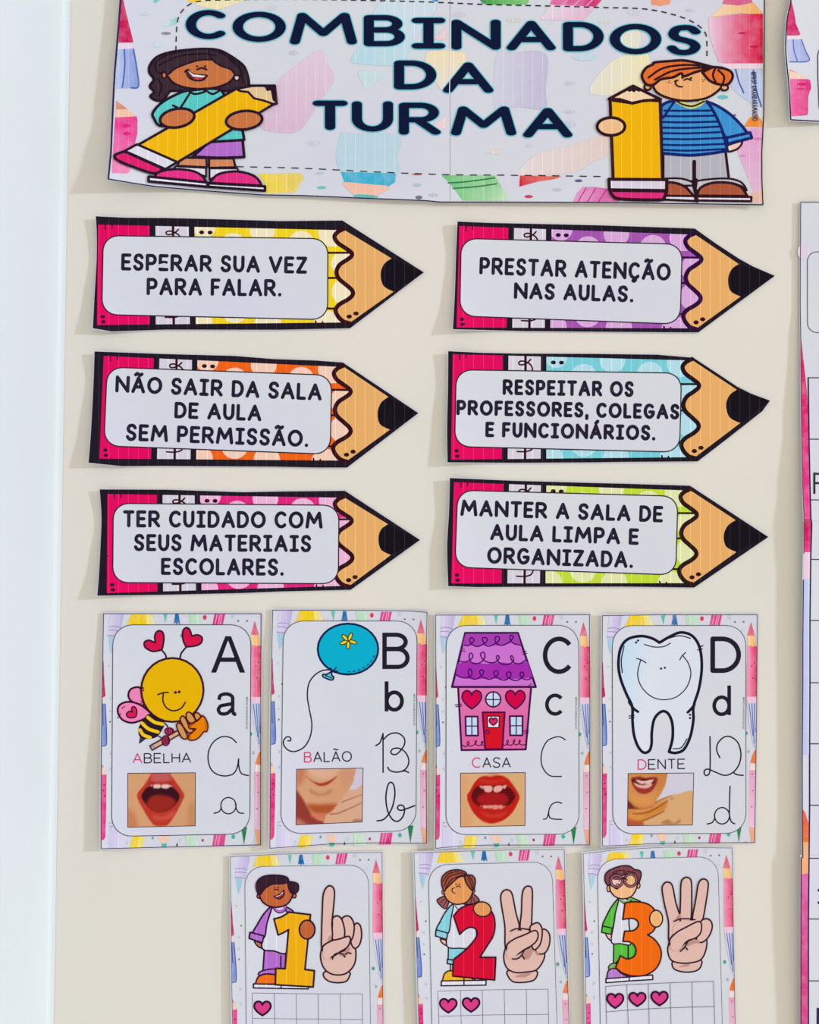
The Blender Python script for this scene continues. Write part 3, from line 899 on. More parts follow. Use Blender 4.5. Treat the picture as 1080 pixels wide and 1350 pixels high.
# ------------------------------------------------------------------ pencil-shaped rule signs
SIGNS = [
 dict(L=(120, 280), R=(370, 280), P0=(52, 88), P1=(43, 802), W0=(458, 128), W1=(497, 783), L0=(790, 328), L1=(805, 565), LC=(713, 435), tip=(1020, 427),
      left=[(35, 28), (41, 150), (40, 350), (25, 600), (14, 825)], top=[('L', 250, 38), ('L', 540, 40), ('L', 870, 48), ('R', 0, 62), ('R', 440, 58)],
      bot=[('R', 495, 825), ('R', 0, 836), ('L', 540, 835), ('L', 150, 848)], tt=[], tb=[],
      panel=[('L', 88, 166), ('R', 337, 188), ('R', 335, 764), ('L', 78, 728)], body=(240, 206, 36), dot=(238, 224, 190), ol=BROWN,
      text=[('ESPERAR SUA VEZ', ('L', 215, 414), ('R', 189, 438), 122), ('PARA FALAR.', ('L', 396, 590), ('R', 8, 600), 124)],
      curl=[(280, .006), (340, .0035), (390, .006), (440, .010)],
      label='yellow pencil-shaped sign reading ESPERAR SUA VEZ PARA FALAR'),
 dict(L=(590, 280), R=(830, 280), P0=(85, 97), P1=(65, 820), W0=(470, 160), W1=(480, 825), L0=(778, 368), L1=(790, 600), LC=(702, 475), tip=(1035, 452),
      left=[(72, 65), (62, 300), (52, 600), (38, 832)], top=[('L', 300, 75), ('L', 540, 80), ('L', 1080, 92), ('R', 465, 115)],
      bot=[('R', 490, 855), ('R', 0, 852), ('L', 540, 845), ('L', 270, 838)], tt=[(620, 225), (780, 330), (880, 385)], tb=[],
      panel=[('L', 98, 186), ('R', 376, 228), ('R', 360, 796), ('L', 88, 738)], body=(162, 84, 172), dot=(214, 166, 214), ol=(46, 12, 60),
      text=[('PRESTAR ATENÇÃO', ('L', 226, 442), ('R', 292, 488), 124), ('NAS AULAS.', ('L', 472, 616), ('R', 28, 642), 118)],
      curl=[(280, .008), (340, .004), (390, .006), (440, .010)],
      label='purple pencil-shaped sign reading PRESTAR ATENÇÃO NAS AULAS'),
 dict(L=(110, 460), R=(360, 460), P0=(145, 50), P1=(115, 780), W0=(507, 130), W1=(530, 795), L0=(822, 342), L1=(832, 575), LC=(745, 455), tip=(1035, 457),
      left=[(80, 18), (74, 200), (62, 450), (50, 650), (36, 810)], top=[('L', 540, 35), ('L', 1080, 50), ('R', 0, 72), ('R', 300, 82), ('R', 498, 97)],
      bot=[('R', 527, 845), ('R', 300, 845), ('R', 0, 838), ('L', 540, 833), ('L', 270, 835)], tt=[], tb=[],
      panel=[('L', 170, 130), ('R', 419, 188), ('R', 407, 750), ('L', 147, 690)], body=(238, 98, 24), dot=(240, 200, 180), ol=BROWN,
      text=[('NÃO SAIR DA SALA', ('L', 227, 310), ('R', 346, 369), 122), ('DE AULA', ('L', 647, 494), ('L', 1267, 516), 118), ('SEM PERMISSÃO.', ('L', 302, 654), ('R', 252, 700), 122)],
      curl=[(455, .008), (500, .004), (560, .007), (620, .011)],
      label='orange pencil-shaped sign reading NÃO SAIR DA SALA DE AULA SEM PERMISSÃO'),
 dict(L=(580, 455), R=(820, 455), P0=(92, 65), P1=(80, 815), W0=(505, 110), W1=(522, 797), L0=(818, 318), L1=(842, 555), LC=(742, 425), tip=(1055, 395),
      left=[(60, 43), (58, 300), (52, 600), (55, 835)], top=[('L', 300, 55), ('L', 540, 60), ('L', 1080, 62), ('R', 250, 68), ('R', 510, 90)],
      bot=[('R', 540, 828), ('R', 0, 832), ('L', 1080, 835), ('L', 540, 838)], tt=[(670, 195), (820, 295), (920, 345)], tb=[(1000, 470), (880, 565), (720, 690)],
      panel=[('L', 117, 176), ('R', 424, 200), ('R', 411, 762), ('L', 105, 722)], body=(120, 200, 212), dot=(178, 216, 228), ol=(34, 20, 28),
      text=[('RESPEITAR OS', ('L', 446, 355), ('R', 84, 370), 112), ('PROFESSORES, COLEGAS', ('L', 117, 499), ('R', 409, 530), 110), ('E FUNCIONÁRIOS.', ('L', 323, 655), ('R', 238, 680), 110)],
      curl=[(450, .007), (500, .005), (560, .007), (615, .009)],
      label='light-blue pencil-shaped sign reading RESPEITAR OS PROFESSORES, COLEGAS E FUNCIONÁRIOS'),
 dict(L=(120, 635), R=(370, 635), P0=(118, 88), P1=(113, 793), W0=(458, 115), W1=(492, 740), L0=(765, 303), L1=(785, 522), LC=(697, 400), tip=(993, 415),
      left=[(62, 55), (75, 250), (68, 450), (58, 650), (45, 812)], top=[('L', 540, 57), ('L', 1080, 75), ('R', 0, 70), ('R', 458, 65)],
      bot=[('R', 500, 770), ('R', 0, 782), ('L', 1080, 793), ('L', 540, 805)], tt=[], tb=[],
      panel=[('L', 160, 155), ('R', 416, 168), ('R', 411, 726), ('L', 155, 718)], body=(222, 38, 124), dot=(234, 178, 212), ol=BROWN,
      text=[('TER CUIDADO COM', ('L', 229, 325), ('R', 300, 335), 122), ('SEUS MATERIAIS', ('L', 306, 494), ('R', 219, 502), 122), ('ESCOLARES.', ('L', 499, 664), ('R', 24, 670), 122)],
      curl=[(635, .006), (690, .003), (740, .006), (795, .011)],
      label='hot-pink pencil-shaped sign reading TER CUIDADO COM SEUS MATERIAIS ESCOLARES'),
 dict(L=(580, 620), R=(820, 620), P0=(102, 85), P1=(82, 805), W0=(490, 145), W1=(505, 803), L0=(810, 355), L1=(815, 582), LC=(725, 465), tip=(1043, 475),
      left=[(72, 55), (65, 300), (52, 550), (60, 825)], top=[('L', 540, 75), ('L', 1080, 90), ('R', 0, 95), ('R', 485, 110)],
      bot=[('R', 515, 835), ('R', 0, 828), ('L', 540, 830), ('L', 270, 832)], tt=[], tb=[],
      panel=[('L', 127, 142), ('R', 399, 185), ('R', 383, 745), ('L', 107, 690)], body=(190, 214, 58), dot=(222, 224, 172), ol=(44, 24, 22),
      text=[('MANTER A SALA DE', ('L', 145, 325), ('R', 291, 372), 118), ('AULA LIMPA E', ('L', 357, 498), ('R', 119, 532), 118), ('ORGANIZADA.', ('L', 335, 664), ('R', 79, 697), 120)],
      curl=[(620, .008), (680, .006), (730, .008), (785, .009)],
      label='lime-green pencil-shaped sign reading MANTER A SALA DE AULA LIMPA E ORGANIZADA'),
]

def build_sign(g):
    Z = 5.4
    def px(side, x, y):
        o = g['L'] if side == 'L' else g['R']
        return (o[0] + x / Z, o[1] + y / Z)
    Pl = lambda p: px('L', *p); Pr = lambda p: px('R', *p)
    P0, P1, W0, W1, L0, L1, LC, tip = Pl(g['P0']), Pl(g['P1']), Pr(g['W0']), Pr(g['W1']), Pr(g['L0']), Pr(g['L1']), Pr(g['LC']), Pr(g['tip'])
    left = [Pl(p) for p in g['left']]
    top = [px(*p) for p in g['top']]; bot = [px(*p) for p in g['bot']]
    outline = spline(left, n=5)[::-1] + top + [Pr(p) for p in g['tt']] + [tip] + [Pr(p) for p in g['tb']] + bot
    xs = [p[0] for p in outline]; ys = [p[1] for p in outline]
    box = (min(xs), min(ys), max(xs), max(ys))
    s = Sheet('pencil_sign', g['label'], 'sign', 'pencil-shaped classroom rule signs', box, base=0.0011, ink=M_STREAK,
              curls=[('left', min(p[0] for p in left), 84, g['curl']), ('right', tip[0], 60, [(box[1], .002), (box[3], .002)])])
    s.paper(grow(outline, 0.7))
    bo = s.part('black_border'); s.put(bo, triangulate(outline), (31, 25, 36))
    quad = (P0, W0, W1, P1)
    def uv(u, v):
        return bilin(quad, u, v)
    def rect(u0, u1, v0=0.0, v1=1.0):
        n = 6
        return [uv(u0 + (u1 - u0) * i / n, v0) for i in range(n + 1)] + [uv(u1 + (u0 - u1) * i / n, v1) for i in range(n + 1)]
    # reference widths, measured on the purple sign
    er = s.part('eraser_band'); s.put(er, triangulate(rect(0, .208)), (222, 12, 92))
    s.fr = (0, 0, 1)
    s.lines(er, [[uv(.028, -.02), uv(.029, .045)], [uv(.056, -.02), uv(.0565, .03)]], 1.7, PLUM, False)
    s.dots(er, [uv(.022, .918), uv(.025, .968)], 3.1, PLUM, 2.3)
    fe = s.part('ferrule_band'); s.put(fe, triangulate(rect(.232, .367)), (212, 204, 216))
    s.lines(fe, [[uv(.303, 0), uv(.3035, .2)], [uv(.303, .8), uv(.303, 1)]], 3.2, BROWN, False, 'butt')
    s.lines(fe, [[uv(.325, .03), uv(.31, .065), uv(.29, .085), uv(.277, .08), uv(.276, .06), uv(.288, .048), uv(.305, .055)], [uv(.31, .06), uv(.325, .085), uv(.332, .12), uv(.33, .16)],
                 [uv(.27, .928), uv(.305, .93), uv(.33, .91), uv(.338, .87)]], 2.0, BROWN)
    # dotted barrel
    ba = s.part('barrel_print')
    barrel = [uv(.39, 0), uv(1.0, 0), uv(1.0, .1), uv(1.04, .24), uv(1.0, .4), uv(1.04, .7), uv(1.0, .95), uv(.985, 1), uv(.39, 1)]
    s.put(ba, triangulate(barrel), g['body'])
    s.clip = [uv(.39, 0), uv(.985, 0), uv(1.04, .2), uv(1.04, .75), uv(.985, 1), uv(.39, 1)]
    for cu, cv, r in [(.43, .0, 15), (.545, .19, 17.6), (.665, .02, 17), (.82, .155, 17.6), (.95, .03, 19), (.41, .99, 15.5), (.545, .86, 17.6), (.675, 1.0, 17.5), (.91, 1.02, 18.5), (.985, .36, 16), (.99, .665, 19), (1.08, .12, 14)]:
        c = uv(cu, cv); s.put(ba, [ellipse(c[0], c[1], r, r * .97, n=26)], g['dot'])
    s.clip = None
    s.dots(ba, [uv(.419, .055), uv(.453, .055)], 3.4, g['ol'], 2.6)
    # wood tip, wave
    S1 = dict(P0=(129.63, 296.3), W0=(454.8, 303.7), W1=(462.0, 425.0), P1=(128.0, 428.5))
    def wv(x, y):                        # position along the wave, in u, v of the first sign
        X, Y = 370 + x / Z, 280 + y / Z
        u = v = .5
        q = (S1['P0'], S1['W0'], S1['W1'], S1['P1'])
        for _ in range(12):
            p = bilin(q, u, v); e = 1e-3
            pu, pv = bilin(q, u + e, v), bilin(q, u, v + e)
            a, b, c, d = (pu[0] - p[0]) / e, (pv[0] - p[0]) / e, (pu[1] - p[1]) / e, (pv[1] - p[1]) / e
            det = a * d - b * c; dx, dy = X - p[0], Y - p[1]
            u += (d * dx - b * dy) / det; v += (a * dy - c * dx) / det
        return uv(u, v)
    wave = spline([wv(*p) for p in [(452, 118), (410, 138), (384, 172), (405, 215), (455, 250), (503, 285), (505, 312), (470, 340), (420, 375), (398, 425), (415, 472), (465, 515), (509, 555), (513, 588), (480, 620), (420, 655), (392, 692), (405, 735), (445, 775), (492, 790)]])
    wd = s.part('wood_tip')
    lead_c = spline([L0, ((L0[0] + LC[0]) / 2 - 2.5, L0[1] + (LC[1] - L0[1]) * .36), LC, ((L1[0] + LC[0]) / 2 - 5, L1[1] - (L1[1] - LC[1]) * .33), L1])
    mid_t = ((W0[0] + L0[0]) / 2, (W0[1] + L0[1]) / 2)
    s.put(wd, triangulate([W0] + [mid_t] + lead_c + [W1] + wave[::-1]), (228, 170, 104))
    s.put(ba, stroke([wv(337, 288), wv(495, 288)], 1.35) + stroke([wv(337, 467), wv(402, 467)], 1.35) + stroke([wv(337, 684), wv(390, 686)], 1.35), g['ol'], merge=True)
    s.put(ba, stroke([wv(249, 774), wv(256, 798)], 1.1) + stroke([wv(299, 780), wv(299, 800)], 1.1), g['ol'], merge=True)
    s.put(wd, stroke(wave, 2.8), g['ol'], merge=True)
    s.put(wd, [ellipse(*wv(489, 742), 3.5, 2.7, n=14), ellipse(*wv(537, 720), 3.5, 2.7, n=14)], BROWN)
    le = s.part('lead_point')
    s.put(le, triangulate(lead_c + [(tip[0] - 1, tip[1])]), (24, 18, 26))
    # white text panel
    pq = [px(*p) for p in g['panel']]
    pp = s.part('text_panel')
    rp = round_quad(pq, 21)
    s.put(pp, triangulate(rp), PAPER_RGB, M_PAPER); s.put(pp, stroke(rp, .75, closed=True), (44, 34, 44), merge=True)
    for txt, a, b, h in g['text']:
        t = s.part('lettering', pp)
        s.fr = (0, 0, 1)
        s.text(t, txt, px(*a), px(*b), h / Z, 4.5, (36, 31, 50), W_HAND)
        if txt.startswith('ESPERAR'):
            s.put(t, [[px('L', 482, 372), px('L', 520, 362), px('L', 548, 368), px('L', 552, 376), px('L', 515, 392), px('L', 482, 394)]], (208, 208, 222))
    s.build()
for g in SIGNS:
    build_sign(g)

# ------------------------------------------------------------------ letter and number cards
QA = F((120, 800, 4.0917), (68, 37), (918, 37), (915, 1285), (55, 1305))    # the frame the border print is described in

def to_uv(q):
    u = v = .5
    for _ in range(8):
        p = bilin(QA, u, v); e = 1e-3
        pu, pv = bilin(QA, u + e, v), bilin(QA, u, v + e)
        a, b, c, d = (pu[0] - p[0]) / e, (pv[0] - p[0]) / e, (pu[1] - p[1]) / e, (pv[1] - p[1]) / e
        det = a * d - b * c; dx, dy = q[0] - p[0], q[1] - p[1]
        u += (d * dx - b * dy) / det; v += (a * dy - c * dx) / det
    return u, v

def border_print(s, quad, outline):
    """watercolour pencils, brushes and dots round the edge of a card"""
    s.fr = (120, 800, 4.0917)
    s.map = lambda q: bilin(quad, *to_uv(q))
    s.clip = outline
    g = s.part('watercolour_border')
    def wc(pts, col, smooth=False):
        s.fill(g, pts, col, smooth, M_WASH)
    def gr(p, q, c0, c1):
        a, b = s.X(p), s.X(q); return grad(a, b, c0, c1)
    # top
    wc([(105, 30), (178, 30), (170, 80), (146, 166), (92, 156)], gr((100, 0), (175, 0), (212, 204, 228), (186, 172, 212)))
    s.lines(g, [[(98, 108), (130, 104), (160, 112)], [(96, 126), (125, 126), (156, 132)], [(92, 154), (120, 156), (146, 164)]], 5, (164, 146, 196))
    wc([(96, 160), (132, 166), (124, 205), (108, 248), (101, 210)], (160, 196, 218))
    wc([(222, 30), (290, 30), (300, 97), (194, 97)], (238, 200, 26))
    wc([(290, 30), (322, 36), (340, 70), (350, 97), (300, 97)], gr((290, 0), (350, 0), (242, 218, 90), (228, 220, 190)))
    wc([(388, 30), (414, 30), (402, 88)], (82, 188, 176))
    wc([(456, 30), (472, 30), (476, 60), (482, 97), (470, 86), (462, 97), (456, 86), (446, 92), (452, 60)], (22, 104, 168))
    wc([(524, 30), (584, 30), (597, 97), (534, 97)], gr((524, 0), (597, 0), (176, 214, 184), (196, 222, 200)))
    s.fill(g, ellipse(614, 57, 10, 13), (220, 66, 84)); s.fill(g, ellipse(765, 50, 10, 12), (196, 200, 208)); s.dots(g, [(795, 76), (843, 76)], 5, (110, 106, 120))
    wc([(668, 30), (726, 30), (712, 96), (656, 96)], (214, 44, 124))
    s.lines(g, [[(684, 30), (668, 96)], [(700, 30), (686, 96)], [(710, 30), (697, 96)]], 5, (232, 160, 196), False)
    s.fill(g, ellipse(835, 128, 6, 7), (206, 204, 214))
    # right
    wc([(884, 76), (894, 110), (906, 152), (864, 150), (874, 112)], gr((866, 150), (890, 76), (226, 108, 128), (214, 84, 112)))
    wc([(864, 151), (907, 153), (913, 212), (900, 208), (893, 214), (880, 206), (867, 206)], gr((864, 0), (914, 0), (244, 206, 150), (238, 168, 100)))
    wc([(866, 206), (880, 207), (893, 214), (902, 208), (922, 212), (922, 486), (861, 486)], gr((864, 0), (916, 0), (240, 150, 182), (214, 30, 84)))
    s.dots(g, [(890, 318), (896, 384), (905, 300)], 4, (170, 30, 80))
    wc([(861, 486), (922, 486), (922, 518), (868, 520)], (236, 190, 214))
    wc([(864, 520), (922, 518), (922, 770), (910, 768), (896, 720), (880, 640)], gr((864, 0), (918, 0), (208, 206, 228), (180, 188, 222)))
    s.lines(g, [[(876, 524), (886, 600), (900, 700)], [(892, 524), (898, 620), (908, 740)], [(906, 524), (908, 600), (912, 680)]], 4.5, (86, 104, 168))
    s.fill(g, ellipse(862, 686, 8, 10), (60, 160, 150)); s.fill(g, ellipse(876, 787, 6, 8), (150, 150, 156)); s.fill(g, ellipse(876, 787, 3, 4), (206, 206, 214))
    wc([(922, 770), (908, 784), (897, 812), (886, 848), (922, 852)], (236, 114, 34))
    wc([(888, 852), (922, 855), (922, 890), (882, 888)], (240, 214, 206))
    wc([(882, 888), (922, 890), (922, 1206), (884, 1200)], gr((0, 888), (0, 1206), (226, 158, 184), (236, 190, 214)))
    s.dots(g, [(898, 910), (902, 1000), (896, 1088)], 5, (206, 110, 150))
    wc([(884, 1202), (922, 1206), (910, 1290), (898, 1290)], (240, 166, 126))
    # bottom
    wc([(810, 1190), (842, 1188), (826, 1284)], gr((812, 1190), (838, 1200), (40, 150, 84), (20, 116, 72)))
    s.fill(g, ellipse(768, 1240, 10, 12), (64, 180, 164)); s.fill(g, ellipse(865, 1283, 5, 6), (196, 190, 198))
    wc([(664, 1228), (728, 1226), (718, 1292), (654, 1292)], (214, 56, 132))
    s.lines(g, [[(680, 1228), (668, 1290)], [(697, 1228), (684, 1290)]], 5, (230, 150, 190), False)
    s.fill(g, ellipse(603, 1259, 6, 8), (184, 40, 90))
    wc([(508, 1232), (566, 1230), (582, 1294), (520, 1296)], gr((508, 0), (580, 0), (184, 214, 184), (204, 224, 204)))
    s.fill(g, ellipse(482, 1260, 8, 10), (198, 204, 206)); wc([(458, 1290), (465, 1270), (470, 1290)], (60, 70, 90))
    wc([(362, 1236), (422, 1236), (410, 1276), (380, 1278)], (240, 196, 168)); wc([(380, 1278), (410, 1276), (406, 1297), (384, 1297)], (70, 176, 160))
    s.fill(g, ellipse(333, 1247, 6, 8), (120, 160, 150)); s.fill(g, ellipse(194, 1272, 7, 8), (200, 196, 206))
    wc([(226, 1236), (262, 1238), (250, 1305), (206, 1305)], (240, 204, 20)); wc([(262, 1238), (292, 1240), (274, 1303), (250, 1305)], (240, 216, 100))
    wc([(96, 1164), (116, 1200), (168, 1220), (178, 1310), (92, 1310)], gr((92, 0), (178, 0), (198, 188, 220), (214, 208, 230)))
    # left
    wc([(58, 250), (68, 300), (73, 420), (79, 480), (60, 492), (50, 490)], (200, 22, 78))
    wc([(50, 492), (76, 486), (72, 520), (50, 520)], (236, 206, 216))
    wc([(46, 524), (77, 522), (85, 735), (80, 748), (46, 752)], gr((52, 0), (84, 0), (150, 168, 218), (104, 130, 200)))
    s.lines(g, [[(77, 524), (84, 660), (84, 738), (74, 750), (52, 752)], [(64, 524), (66, 640)]], 4, (60, 76, 150))
    wc([(48, 820), (60, 845), (70, 866), (48, 870)], (196, 150, 90)); wc([(48, 868), (70, 866), (83, 906), (44, 912)], (242, 196, 170))
    wc([(44, 908), (84, 904), (82, 1080), (78, 1240), (68, 1258), (44, 1258)], gr((52, 0), (84, 0), (232, 84, 148), (218, 34, 112)))
    s.dots(g, [(72, 960), (66, 990), (74, 1020)], 5, (180, 20, 90))
    s.dots(g, [(97, 318), (105, 496), (103, 562)], 6, (196, 190, 200)); s.dots(g, [(103, 620), (120, 430)], 4.5, (100, 100, 112)); s.dots(g, [(107, 791), (106, 873)], 7, (190, 192, 200), 9)
    s.lines(g, [[(100, 1184), (118, 1186)], [(98, 1165), (112, 1166)]], 4, (150, 160, 190))
    s.map = None; s.clip = None

def seg_dist(px, py, poly):
    """signed distance to a polygon (negative inside)"""
    d2 = 1e18; inside = False
    n = len(poly)
    for i in range(n):
        ax, ay = poly[i]; bx, by = poly[(i + 1) % n]
        ex, ey = bx - ax, by - ay; wx, wy = px - ax, py - ay
        t = (wx * ex + wy * ey) / (ex * ex + ey * ey + 1e-9); t = 0 if t < 0 else 1 if t > 1 else t
        dx, dy = wx - ex * t, wy - ey * t; q = dx * dx + dy * dy
        if q < d2:
            d2 = q
        if (ay > py) != (by > py) and px < (bx - ax) * (py - ay) / (by - ay) + ax:
            inside = not inside
    return -math.sqrt(d2) if inside else math.sqrt(d2)

def halftone(s, part, fr, quad, base, layers, nx=64, ny=52):
    """a printed photograph: soft shapes laid over one another, printed as a fine grid of ink"""
    polys = []
    for pts, col, blur, op in layers:
        xs = [p[0] for p in pts]; ys = [p[1] for p in pts]
        polys.append((pts, col, blur, op, (min(xs) - blur, min(ys) - blur, max(xs) + blur, max(ys) + blur)))
    def shade(x, y):
        cx, cy = (x - fr[0]) * fr[2], (y - fr[1]) * fr[2]
        c = base(cx, cy) if callable(base) else base
        for pts, col, blur, op, bb in polys:
            if not (bb[0] <= cx <= bb[2] and bb[1] <= cy <= bb[3]):
                continue
            a = 0.5 - seg_dist(cx, cy, pts) / blur
            a = 0 if a < 0 else 1 if a > 1 else a
            a = a * a * (3 - 2 * a) * op
            if a:
                c = tuple(u + (v - u) * a for u, v in zip(c, col))
        return c
    memo = {}
    def col(x, y):
        k = (round(x, 2), round(y, 2))
        if k not in memo:
            memo[k] = shade(x, y)
        return memo[k]
    q = F(fr, *quad)
    faces = []
    for i in range(nx):
        for j in range(ny):
            faces.append([bilin(q, (i + a) / nx, (j + b) / ny) for a, b in ((0, 0), (1, 0), (1, 1), (0, 1))])
    s.put(part, faces, col)
    s.put(part, stroke(q, .45, closed=True), (70, 46, 60), merge=True)

def sp(*pts):
    return spline(list(pts), True, 5)

PHOTO = {}
PHOTO['A'] = ((160, 1010, 9.818), [(85, 92), (960, 85), (958, 772), (85, 790)], (208, 152, 110), [
    (sp((85, 560), (180, 640), (200, 800), (85, 800)), (190, 116, 74), 110, .8), (sp((880, 500), (960, 480), (960, 790), (860, 780)), (190, 128, 84), 120, .7),
    (sp((415, 80), (600, 80), (655, 130), (725, 225), (815, 365), (790, 450), (720, 590), (640, 715), (580, 768), (440, 768), (370, 700), (290, 570), (205, 380), (300, 240), (370, 130)), (186, 56, 42), 16, 1),
    (sp((430, 60), (590, 60), (640, 180), (505, 200), (390, 180)), (194, 92, 92), 70, .9), (sp((380, 200), (500, 215), (640, 200), (660, 235), (500, 240), (360, 240)), (160, 44, 44), 40, .8),
    (sp((262, 390), (318, 290), (400, 255), (500, 262), (620, 258), (690, 290), (757, 380), (715, 480), (620, 560), (500, 590), (390, 560), (310, 480)), (58, 18, 28), 20, 1),
    (sp((330, 490), (380, 400), (500, 372), (630, 395), (705, 465), (630, 560), (500, 596), (395, 570)), (152, 40, 32), 60, 1),
    (sp((420, 640), (540, 650), (690, 580), (660, 660), (540, 700), (440, 690)), (206, 84, 74), 60, .8),
    (sp((415, 245), (430, 236), (500, 236), (508, 250), (500, 284), (425, 284)), (226, 186, 178), 10, 1), (sp((522, 248), (535, 236), (605, 236), (622, 262), (605, 286), (530, 284)), (230, 190, 182), 10, 1),
    (sp((380, 250), (405, 244), (404, 264)), (214, 170, 160), 12, .9), (sp((625, 246), (658, 256), (636, 272)), (214, 170, 160), 12, .9)])
PHOTO['B'] = ((380, 1005, 9.818), [(110, 88), (970, 74), (958, 770), (103, 808)], (208, 152, 114), [
    (sp((110, 60), (220, 80), (200, 220), (110, 300)), (186, 112, 80), 120, .8), (sp((280, 60), (640, 60), (600, 170), (430, 220), (300, 160)), (218, 172, 148), 90, .8),
    (sp((700, 100), (860, 100), (800, 300), (700, 300)), (200, 140, 112), 120, .6),
    ([(884, 60), (1000, 60), (1000, 330), (870, 352), (790, 350), (845, 250)], (206, 192, 208), 10, 1),
    (sp((90, 380), (160, 430), (240, 560), (300, 660), (380, 740), (500, 780), (300, 840), (80, 840)), (146, 56, 48), 40, 1), (sp((90, 720), (200, 770), (260, 840), (80, 840)), (196, 134, 112), 90, .8),
    (sp((260, 540), (420, 545), (620, 540), (560, 640), (430, 668), (330, 650), (270, 600)), (174, 82, 46), 80, 1), (sp((300, 670), (480, 670), (490, 740), (340, 720)), (206, 112, 84), 40, .9),
    (sp((980, 320), (870, 350), (780, 360), (700, 470), (630, 560), (560, 640), (490, 690), (480, 740), (500, 790), (990, 790)), (214, 164, 136), 14, 1),
    ([(690, 510), (760, 482), (840, 452), (900, 430), (960, 415), (960, 423), (900, 440), (840, 464), (760, 496), (690, 524)], (150, 92, 66), 14, .9),
    ([(540, 665), (640, 652), (740, 612), (840, 570), (960, 512), (960, 522), (840, 584), (740, 628), (640, 668), (540, 680)], (144, 90, 70), 16, .9),
    (sp((230, 180), (330, 245), (430, 266), (540, 232), (640, 172), (570, 245), (490, 296), (390, 300), (300, 240)), (166, 58, 46), 16, 1),
    (sp((290, 350), (420, 410), (560, 350), (540, 400), (430, 432), (310, 400)), (168, 112, 78), 60, .75), (sp((840, 780), (860, 735), (960, 740), (960, 780)), (140, 90, 80), 40, .6)])
PHOTO['C'] = ((595, 1010, 9.818), [(120, 90), (958, 82), (955, 768), (122, 785)], (212, 166, 118), [
    (sp((120, 150), (220, 200), (180, 420), (260, 680), (200, 790), (110, 790)), (214, 148, 104), 140, .7), (sp((460, 70), (620, 70), (560, 130)), (196, 120, 100), 60, .7),
    (sp((525, 130), (620, 115), (720, 150), (800, 240), (882, 380), (860, 480), (790, 600), (690, 690), (560, 738), (450, 730), (350, 670), (260, 560), (203, 400), (240, 320), (310, 200), (400, 130)), (188, 32, 24), 14, 1),
    (sp((360, 170), (525, 190), (700, 170), (640, 200), (525, 215), (420, 205)), (206, 62, 48), 60, .6),
    (sp((262, 400), (300, 290), (400, 245), (540, 255), (680, 245), (780, 300), (830, 390), (760, 495), (650, 525), (540, 530), (400, 525), (310, 490)), (92, 14, 20), 24, 1),
    (sp((330, 430), (420, 350), (550, 340), (690, 360), (740, 430), (680, 500), (540, 520), (400, 505)), (164, 26, 28), 60, 1),
    (sp((415, 262), (470, 250), (528, 265), (526, 318), (490, 338), (440, 325)), (226, 164, 156), 12, 1), (sp((548, 292), (565, 262), (640, 250), (662, 275), (650, 312), (600, 338), (556, 328)), (226, 164, 156), 12, 1),
    (sp((362, 254), (408, 256), (404, 292)), (220, 156, 148), 12, 1), (sp((660, 256), (716, 246), (690, 296)), (220, 156, 148), 12, 1),
    (sp((412, 508), (460, 508), (462, 540), (414, 540)), (222, 138, 122), 10, 1), (sp((474, 510), (526, 508), (528, 546), (476, 544)), (222, 138, 122), 10, 1),
    (sp((540, 504), (600, 504), (600, 550), (542, 550)), (222, 138, 122), 10, 1), (sp((612, 508), (666, 508), (666, 546), (614, 546)), (222, 138, 122), 10, 1),
    (sp((372, 512), (398, 512), (396, 526)), (214, 120, 104), 12, .9), (sp((678, 514), (710, 510), (690, 528)), (214, 120, 104), 12, .9),
    (sp((400, 600), (550, 630), (720, 590), (650, 650), (550, 665), (450, 650)), (208, 66, 52), 60, .7)])
